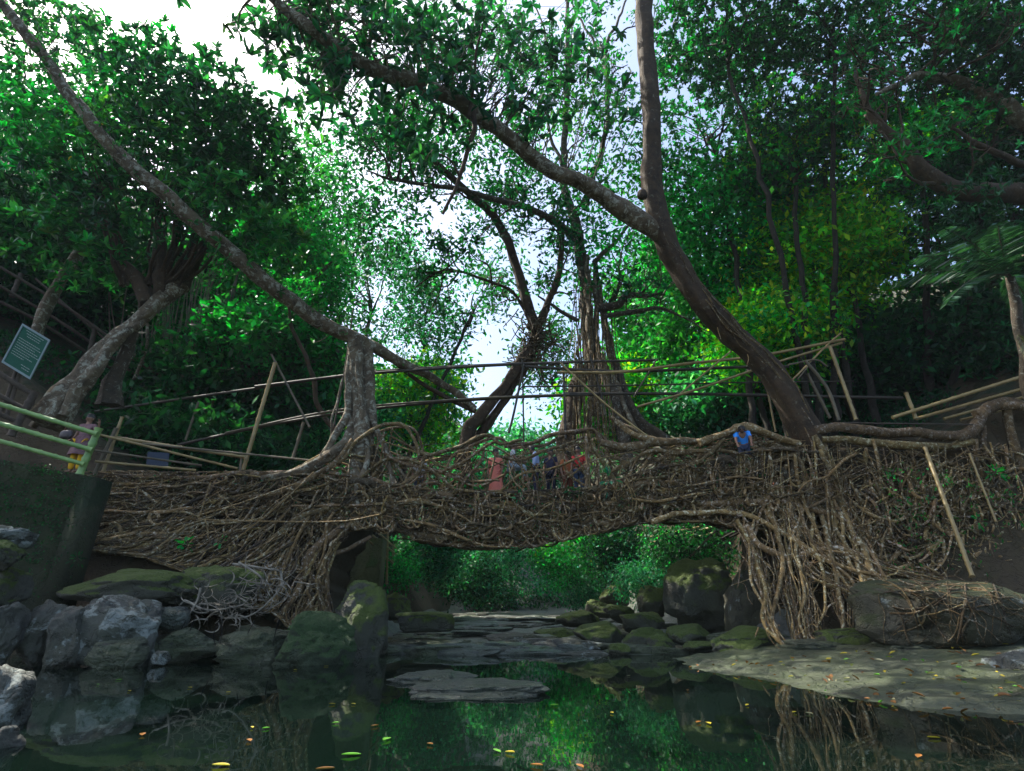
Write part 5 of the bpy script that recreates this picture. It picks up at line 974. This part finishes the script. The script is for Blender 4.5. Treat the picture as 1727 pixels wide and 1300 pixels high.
# ---------------------------------------------------------------- signs
def board(name, label, corners, Y, c, frame, thick=.03, text=True):
    q = PP([(a, b, Y + dy) for (a, b), dy in zip(corners, (0, .1, .1, 0))]); root = empty(name, q.mean(0), label, 'sign')
    ux = (q[1] - q[0]); uy = (q[3] - q[0]); n = np.cross(ux, uy); n /= np.linalg.norm(n); n = n if n[1] < 0 else -n
    def quad(a0, a1, b0, b1, off, th, col=None):
        p = [q[0] + ux * a + uy * b + n * o for o in (off, off + th) for a, b in ((a0, b0), (a1, b0), (a1, b1), (a0, b1))]; return p, [[0, 1, 2, 3], [7, 6, 5, 4], [0, 4, 5, 1], [1, 5, 6, 2], [2, 6, 7, 3], [3, 7, 4, 0]]
    m_ = MB(); m_.add(*quad(0, 1, 0, 1, 0, thick)); under(root, m_.build('panel', m_plain(name + '_panel', c, .95, .1, 8, 0), smooth=False))
    if frame:
        m_ = MB()
        for r_ in ((-.02, 1.02, -.02, .03), (-.02, 1.02, .97, 1.02), (-.02, .03, .03, .97), (.97, 1.02, .03, .97)): m_.add(*quad(*r_, thick - .01, .03))
        under(root, m_.build('frame', m_plain('sign_frame', frame, .5, .1), smooth=False))
    if text:
        m_ = MB(); gg = np.random.default_rng(2)
        for k, (ind, ln) in enumerate([(.2, .6), (.25, .5), (.3, .4), (0, 0), (.1, .7), (.1, .8), (.1, .62), (.1, .75), (.1, .8), (.1, .55), (.1, .7), (.1, .45), (0, 0), (.55, .3), (.6, .2)]):
            if ln == 0: continue
            x = ind; y = .07 + k * .058
            while x < ind + ln: w_ = gg.uniform(.02, .07); m_.add(*quad(x, x + w_, y, y + .012, thick + .002, .003)); x += w_ + .018
        under(root, m_.build('lettering', m_plain('lettering', (.3, .34, .3), .6, .1), smooth=False))
    return root
sg = board('sign_board', 'tilted dark green notice board with rows of small white lettering', [(40, 548), (85, 575), (51, 633), (6, 611)], 13.6, (.006, .075, .045), (.14, .2, .2))
m_ = MB(); tube(m_, PP([(28, 622, 13.75), (15, 660, 13.8), (0, 700, 13.9)]), .05, 8, 10); under(sg, m_.build('post', M['timber']))
m_ = MB(); tube(m_, PP([(62, 560, 13.75), (40, 610, 13.78), (12, 700, 13.9)]), .05, 8, 10); under(sg, m_.build('post', M['timber']))
board('small_board', 'small plain slate blue board behind the thin bamboo railing', [(250, 762), (286, 764), (284, 786), (247, 785)], 16.4, (.045, .06, .09), None, text=False)

# ---------------------------------------------------------------- people
def skin_obj(name, verts, edges, rad, mat_, sub=2):
    me = bpy.data.meshes.new(name); me.from_pydata([tuple(v) for v in verts], edges, []); o = bpy.data.objects.new(name, me); C.objects.link(o)
    md = o.modifiers.new('skin', 'SKIN'); md.use_smooth_shade = True
    for k, r in enumerate(rad): me.skin_vertices[0].data[k].radius = (r, r) if np.isscalar(r) else r
    me.skin_vertices[0].data[0].use_root = True; s = o.modifiers.new('sub', 'SUBSURF'); s.levels = sub; s.render_levels = sub
    dg = bpy.context.evaluated_depsgraph_get(); m2 = bpy.data.meshes.new_from_object(o.evaluated_get(dg)); o.modifiers.clear(); o.data = m2; m2.name = name
    for p in m2.polygons: p.use_smooth = True
    m2.materials.clear(); m2.materials.append(mat_); return o
def person(label, loc, face, J, cols, skirt=False, hair_long=False, scale=1.0, sleeve=1, group=None):
    """J: joint positions in metres, x right of the person, y forward, z up"""
    root = empty('person', (0, 0, 0), label, 'person', group)
    J = {k: np.array(v, float) for k, v in J.items()}
    V = []; E = []; Rr = []
    def add(p, r, par=None):
        V.append(np.array(p, float)); Rr.append(r)
        if par is not None: E.append((par, len(V) - 1))
        return len(V) - 1
    pel = add(J['pelvis'], (.15, .12)); mid = add((J['pelvis'] + J['chest']) / 2, (.135, .10), pel); ch = add(J['chest'], (.15, .11), mid); nk = add(J['neck'], .055, ch); hb = add(J['neck'] + (J['head'] - J['neck']) * .45, .062, nk); hd = add(J['head'], .098, hb); ht = add(J['head'] + (J['head'] - J['neck']) * .5, .075, hd)
    for s in 'LR':
        sg_ = -1 if s == 'L' else 1
        sh = add(J['sh' + s], .055, ch); el = add(J['el' + s], .042, sh); wr = add(J['wr' + s], .027, el)
        d = J['wr' + s] - J['el' + s]; d /= np.linalg.norm(d); sd_ = np.cross(d, [0, 1, .2]); sd_ /= np.linalg.norm(sd_) + 1e-9; cu = np.cross(sd_, d)
        pa = add(J['wr' + s] + d * .06, (.036, .018), wr)
        for q, (o, l) in enumerate([(-.03, .07), (-.01, .085), (.01, .08), (.03, .065)]):
            k1 = add(J['wr' + s] + d * .10 + sd_ * o, .010, pa); k2 = add(J['wr' + s] + d * (.10 + l * .55) + sd_ * o * 1.1 + cu * .012, .009, k1); add(J['wr' + s] + d * (.10 + l * .9) + sd_ * o * 1.1 + cu * .035, .008, k2)
        th = add(J['wr' + s] + d * .05 - sd_ * .05 + cu * .01, .011, pa); add(J['wr' + s] + d * .085 - sd_ * .07 + cu * .02, .009, th)
        hp = add(J['hip' + s], .09, pel); kn = add(J['kn' + s], .058, hp); an = add(J['an' + s], .04, kn); f = J['kn' + s] - J['an' + s]; toe = add(J['an' + s] + np.array([0, .16, -.05]), .035, an)
    skinm = cols['skin']; ob = skin_obj('body', V, E, Rr, skinm); parts = [ob]
    hv = (J['head'] - J['neck']); hv /= np.linalg.norm(hv)
    v, f = ICO[4]; hair = v * np.array([.115, .125, .125]); keep = ~((v[:, 1] > .35) & (v[:, 2] < .55)); 
    hm = MB(); vv = v.copy(); front = (v[:, 1] > .25) & (v[:, 2] < .5); vv[front] *= .75; low = (v[:, 2] < -.4); vv[low] *= .8
    hm.add(vv * np.array([.108, .122, .13]) + J['head'] + hv * .035 + np.array([0, -.018, 0]), f); parts.append(hm.build('hair', cols['hair']))
    fm = MB()                                       # face: eyes, nose, mouth, ears
    for s_ in (-1, 1): fm.add(v * .011 + J['head'] + np.array([s_ * .033, .096, .01]), f)
    parts.append(fm.build('eyes', cols['hair'])); fm = MB(); fm.add(v * np.array([.013, .02, .024]) + J['head'] + np.array([0, .105, -.02]), f)
    for s_ in (-1, 1): fm.add(v * np.array([.012, .02, .03]) + J['head'] + np.array([s_ * .1, 0, -.01]), f)
    parts.append(fm.build('nose_and_ears', skinm)); fm = MB(); fm.add(v * np.array([.028, .012, .009]) + J['head'] + np.array([0, .093, -.055]), f); parts.append(fm.build('mouth', cols['lip']))
    # shirt follows the torso and upper arms
    V = []; E = []; Rr = []
    pel = add(J['pelvis'] * [1, 1, 1] + [0, 0, .02], (.172, .138)); mid = add((J['pelvis'] + J['chest']) / 2, (.16, .125), pel); ch = add(J['chest'], (.175, .132), mid); add(J['neck'] * .7 + J['chest'] * .3, (.085, .08), ch)
    for s in 'LR':
        sh = add(J['sh' + s], .075, ch); t_ = 1.0 if sleeve > 1 else .62; e1 = add(J['sh' + s] + (J['el' + s] - J['sh' + s]) * t_, .062, sh)
        if sleeve > 1: add(J['el' + s] + (J['wr' + s] - J['el' + s]) * .85, .045, e1)
    parts.append(skin_obj('shirt', V, E, Rr, cols['shirt']))
    if skirt:
        m_ = MB(); z0 = J['pelvis'][2] + .12; z1 = skirt; n = 22; k = 24; VV = []
        for a in np.linspace(0, 1, n):
            for b in np.linspace(0, 2 * np.pi, k, endpoint=False): r = .195 + .07 * a + .02 * a * math.sin(b * 5); VV.append([J['pelvis'][0] + r * math.cos(b), J['pelvis'][1] + r * .8 * math.sin(b), z0 + (z1 - z0) * a])
        i_ = np.arange(n - 1)[:, None] * k; j_ = np.arange(k)[None]; m_.add(VV, np.stack([i_ + j_, i_ + (j_ + 1) % k, i_ + k + (j_ + 1) % k, i_ + k + j_], -1).reshape(-1, 4)); parts.append(m_.build('tunic_skirt' , cols['shirt']))
    V = []; E = []; Rr = []; pel = add(J['pelvis'] + [0, 0, .02], (.16, .13))
    for s in 'LR': hp = add(J['hip' + s], .105, pel); kn = add(J['kn' + s], .078, hp); add(J['kn' + s] + (J['an' + s] - J['kn' + s]) * .9, .065, kn)
    parts.append(skin_obj('trousers', V, E, Rr, cols['legs']))
    for o in parts: o.parent = root
    root.location = loc; root.rotation_euler = (0, 0, face); root.scale = (scale,) * 3
    return root
sk = m_plain('skin', (.23, .12, .075), .55, .08, 20, .05); hr = m_plain('hair', (.01, .008, .007), .5, .3, 60); lip = m_plain('lip', (.16, .05, .04), .5, .05)
def cols(shirt, legs, pattern=False):
    return dict(skin=sk, hair=hr, lip=lip, shirt=m_plain('shirt', shirt, .8, .45 if pattern else .12, 14 if pattern else 6), legs=m_plain('trousers', legs, .85, .15))
def stand(**kw):
    J = dict(pelvis=(0, 0, .93), chest=(0, 0, 1.25), neck=(0, .0, 1.43), head=(0, .02, 1.57), shL=(-.18, 0, 1.36), shR=(.18, 0, 1.36), elL=(-.23, .0, 1.08), elR=(.23, 0, 1.08), wrL=(-.22, .1, .86), wrR=(.22, .1, .86),
             hipL=(-.09, 0, .88), hipR=(.09, 0, .88), knL=(-.1, .03, .48), knR=(.1, .03, .48), anL=(-.1, 0, .08), anR=(.1, 0, .08)); J.update(kw); return J
def feet(px, py, Y): return P(px, py, Y)
# woman on the left bank behind the green railing, raised right hand, facing the viewer
wp = P(122, 800, 14.0)
person('woman in a mauve tunic and yellow trousers raising one hand behind the green railing', wp, R(180), stand(elL=(-.36, .04, 1.12), wrL=(-.42, .16, 1.34), elR=(.26, -.02, 1.08), wrR=(.3, .1, .92)), cols((.18, .09, .10), (.75, .42, .01), True), skirt=.52, sleeve=1, scale=1.0)
# her bag
v, f = rock_geo((0, 0, 0), (.17, .08, .13), 9, sub=3, facets=1, rough=.03); m_ = MB(); m_.add(v, f); bg = empty('handbag', P(112, 733, 13.75), 'brown handbag held at her hip by the woman in mauve', 'bag'); o = m_.build('bag_body', m_plain('bag', (.05, .035, .04), .5)); o.parent = bg
m_ = MB(); tube(m_, [[-.1, 0, .1], [-.06, 0, .22], [.06, 0, .22], [.1, 0, .1]], .012, 6, 16); o = m_.build('strap', M['tie']); o.parent = bg
YD = 17.0
def deckp(px, off=0, Y=YD):
    p = P(px, dk(px), YF); return np.array([P(px, dk(px), Y)[0], Y, p[2] + off])
sit = lambda **k: stand(**{**dict(pelvis=(0, 0, .5), chest=(0, .03, .84), neck=(0, .05, 1.02), head=(0, .07, 1.16), shL=(-.18, .03, .95), shR=(.18, .03, .95), elL=(-.22, .1, .7), elR=(.22, .1, .7), wrL=(-.14, .34, .66), wrR=(.14, .34, .66), hipL=(-.1, 0, .46), hipR=(.1, 0, .46), knL=(-.12, .42, .46), knR=(.12, .42, .46), anL=(-.12, .42, .08), anR=(.12, .42, .08)), **k})
person('man in a white t-shirt and pale trousers sitting sideways on the bridge', deckp(863, .62), R(-90), sit(), cols((.55, .56, .56), (.3, .38, .45)))
person('man in a pale blue shirt and dark trousers looking down on the bridge', deckp(905, .1), R(80), stand(neck=(0, .06, 1.42), head=(0, .15, 1.52)), cols((.35, .45, .7), (.02, .02, .05)), sleeve=2)
person('person in dark navy clothes behind the roots right of the man in blue', deckp(930, .02, 17.3), R(150), stand(), cols((.015, .015, .045), (.012, .012, .03)))
person('person in a bright red top and blue jeans at the right of the group', deckp(978, -.05), R(160), stand(), cols((.6, .02, .025), (.03, .06, .12)))
person('person in an orange top beside the one in red', deckp(958, -.1, 17.3), R(200), stand(), cols((.45, .13, .04), (.2, .06, .03)))
person('woman in a salmon pink dress seen through the roots at left of the group', deckp(835, -.02), R(170), stand(), cols((.75, .22, .16), (.6, .17, .13)), skirt=.3)
person('person in a grey top half hidden by roots at the left of the bridge', deckp(706, -.35), R(170), stand(), cols((.4, .42, .42), (.08, .1, .15)))
person('person in a bright blue shirt stooping behind the railing near the leaning trunk', deckp(1257, -.62, 16.15), R(160), stand(chest=(0, .16, 1.2), neck=(0, .3, 1.3), head=(0, .4, 1.34), shL=(-.18, .24, 1.26), shR=(.18, .24, 1.26), elL=(-.22, .38, 1.02), elR=(.22, .38, 1.02), wrL=(-.2, .5, .86), wrR=(.2, .5, .86)), cols((.03, .30, 1.0), (.03, .04, .08)))

# ---------------------------------------------------------------- small plants on bridge and banks
def sprig(label, px, py, Y, n, L, pal, up=(.0, -.3, .4), W=.4):
    a = P(px, py, Y); root = empty('small_plant', a, label, 'plant', 'small plants on the roots'); lf = MB(); st_ = MB()
    for k in range(n):
        d = g.normal(size=3) * .7 + up; d /= np.linalg.norm(d); e = a + d * L * g.uniform(.5, 1.3); tube(st_, [a, (a + e) / 2 + [0, 0, .02], e], [.006, .004], 4, 5, 0); leaf_add(lf, np.array([e]), np.array([d + [0, 0, -.4]]), L, L * W, pal, True, g)
    under(root, st_.build('stems', M['twig'])); under(root, lf.build('leaves', M['leaf'], smooth=False))
sprig('bright green weed with heart shaped leaves on the left root bank', 312, 920, 14.7, 22, .14, 'emer', W=.7); sprig('little green sprig right of the heart leaved weed', 372, 915, 14.9, 9, .12, 'emer', W=.7)
sprig('broad leaved dark plant growing on the bridge right of the people', 1028, 812, 15.8, 14, .24, 'teal', W=.45); sprig('bushy fern plant on the bridge below the person in red', 965, 832, 15.8, 26, .16, 'dark'); sprig('small leafy plant on the bridge face left of centre', 810, 828, 15.8, 8, .13, 'emer')
sprig('small leafy plant on the bridge face at the centre', 875, 838, 15.8, 12, .13, 'teal'); sprig('small bright plant on the bridge below the grey person', 732, 832, 15.8, 8, .12, 'emer'); sprig('leafy weeds on the right bank near the edge', 1680, 800, 15.3, 30, .16, 'emer'); sprig('second leafy weed patch lower on the right bank', 1650, 880, 15.1, 20, .13, 'emer')
sprig('bright fern tuft on top of the moss covered boulder', 545, 1047, 14.2, 26, .10, 'emer'); sprig('bright seedlings on the left side of the moss covered boulder', 495, 1058, 14.1, 14, .08, 'emer'); sprig('dark weeds on the mossy wall foot', 130, 945, 13.4, 20, .12, 'dark'); sprig('sprouts under the deck near the pillar base', 580, 790, 15.9, 10, .12, 'emer')

# ---------------------------------------------------------------- floating and fallen leaves, each one a thing
def flat_leaf(p, L, ang, c, tilt=.05, label='', group='', fold=.15):
    n = 6; t = np.linspace(0, 1, n); w_ = L * .22 * np.sin(t * np.pi) ** .8 + .001; cu = L * .1 * np.sin(t * np.pi); V = []
    for a, w0, h in zip(t, w_, cu): V += [[a * L - L / 2, w0, .012 + fold * w0], [a * L - L / 2, 0, .006 + h * 0], [a * L - L / 2, -w0, .012 + fold * w0]]
    F_ = []
    for k in range(n - 1): b = k * 3; F_ += [[b, b + 1, b + 4, b + 3], [b + 1, b + 2, b + 5, b + 4]]
    m_ = MB(); m_.add(V, F_, c); o = m_.build('leaf', M['litter']); o.location = p; o.rotation_euler = (g.normal() * tilt, g.normal() * tilt, ang); tag(o, label, 'leaf', group)
LC = {'yellow': (.36, .28, .03), 'orange': (.24, .10, .025), 'green': (.09, .26, .03), 'pale': (.26, .24, .15), 'brown': (.13, .06, .02)}
for (px, py, c, l) in [(240, 1240, 'orange', .26), (420, 1250, 'orange', .24), (425, 1228, 'yellow', .16), (448, 1229, 'green', .16), (652, 1248, 'green', .3), (725, 1256, 'orange', .16), (592, 1274, 'green', .34), (860, 1270, 'yellow', .22), (838, 1268, 'green', .2), (740, 1165, 'yellow', .28), (1195, 1221, 'yellow', .28), (1178, 1219, 'orange', .22), (1550, 1277, 'orange', .24), (1575, 1245, 'yellow', .24),
        (320, 1160, 'yellow', .2), (218, 1166, 'yellow', .22), (200, 1147, 'green', .2), (165, 1155, 'green', .16), (82, 1127, 'yellow', .24), (312, 1106, 'pale', .2), (385, 1168, 'yellow', .14), (498, 1130, 'yellow', .2), (550, 1124, 'yellow', .22), (528, 1119, 'orange', .2), (668, 1143, 'green', .2), (700, 1147, 'green', .18), (820, 1150, 'yellow', .26), (770, 1142, 'orange', .26), (905, 1160, 'yellow', .3),
        (560, 1188, 'yellow', .18), (596, 1188, 'yellow', .16), (566, 1220, 'green', .16), (1060, 1140, 'pale', .14), (905, 1292, 'orange', .22), (978, 1294, 'orange', .22), (1340, 1202, 'yellow', .2), (1365, 1204, 'pale', .2), (1160, 1165, 'orange', .2), (1260, 1190, 'yellow', .2), (372, 1292, 'yellow', .3), (548, 1298, 'brown', .3), (632, 1225, 'brown', .2), (935, 1190, 'green', .24), (1032, 1203, 'yellow', .16)]:
    flat_leaf(PZ(px, py, WL + .004), l * .42, g.uniform(0, 6.3), LC[c], .04, '%s leaf floating on the dark pool, %s' % (c, 'in front of the left boulders' if px < 330 else 'near the moss covered boulder' if px < 640 and py < 1200 else 'close to the rock islet' if py < 1200 and px < 1000 else 'in the lower left of the pool' if px < 620 else 'in the middle foreground' if px < 1100 else 'in front of the rock shelf'), '%s leaves floating on the pool' % c)
k = 0
while k < 210:
    px, py = g.uniform(1080, 1727), g.uniform(1112, 1262)
    q = PZ(px, py, WL + .15)
    if not (-2 < q[0] < 21 and 3 < q[1] < 14): continue
    z = shelf_z(q[0], q[1])
    if z < WL - .02: k += .2; continue
    c = g.choice(['yellow', 'orange', 'brown', 'pale', 'green', 'brown'], p=[.25, .2, .2, .15, .1, .1]); flat_leaf((q[0], q[1], z + .02), g.uniform(.05, .13), g.uniform(0, 6.3), LC[str(c)], .25, 'fallen %s leaf on the pale rock shelf, %s' % (c, 'near its thin left tip' if px < 1290 else 'in front of the root curtain' if px < 1480 and py < 1170 else 'below the huge brown boulder' if py < 1165 else 'close to the lichen boulder at the right' if px > 1600 else 'near its wet lower edge'), 'fallen %s leaves on the rock shelf' % c, .5); k += 1

# ---------------------------------------------------------------- haze in the valley air
m, t, b = mat('haze'); t.nodes.remove(b); pv = t.nodes.new('ShaderNodeVolumePrincipled')
pv.inputs['Color'].default_value = (.72, .92, 1, 1); pv.inputs['Density'].default_value = .0003; pv.inputs['Anisotropy'].default_value = .0
t.links.new(pv.outputs[0], t.nodes['Material Output'].inputs['Volume'])
mb = MB(); boxm(mb, (-100, -34, -8), (100, 170, 62)); tag(mb.build('haze', m, smooth=False), kind='stuff')
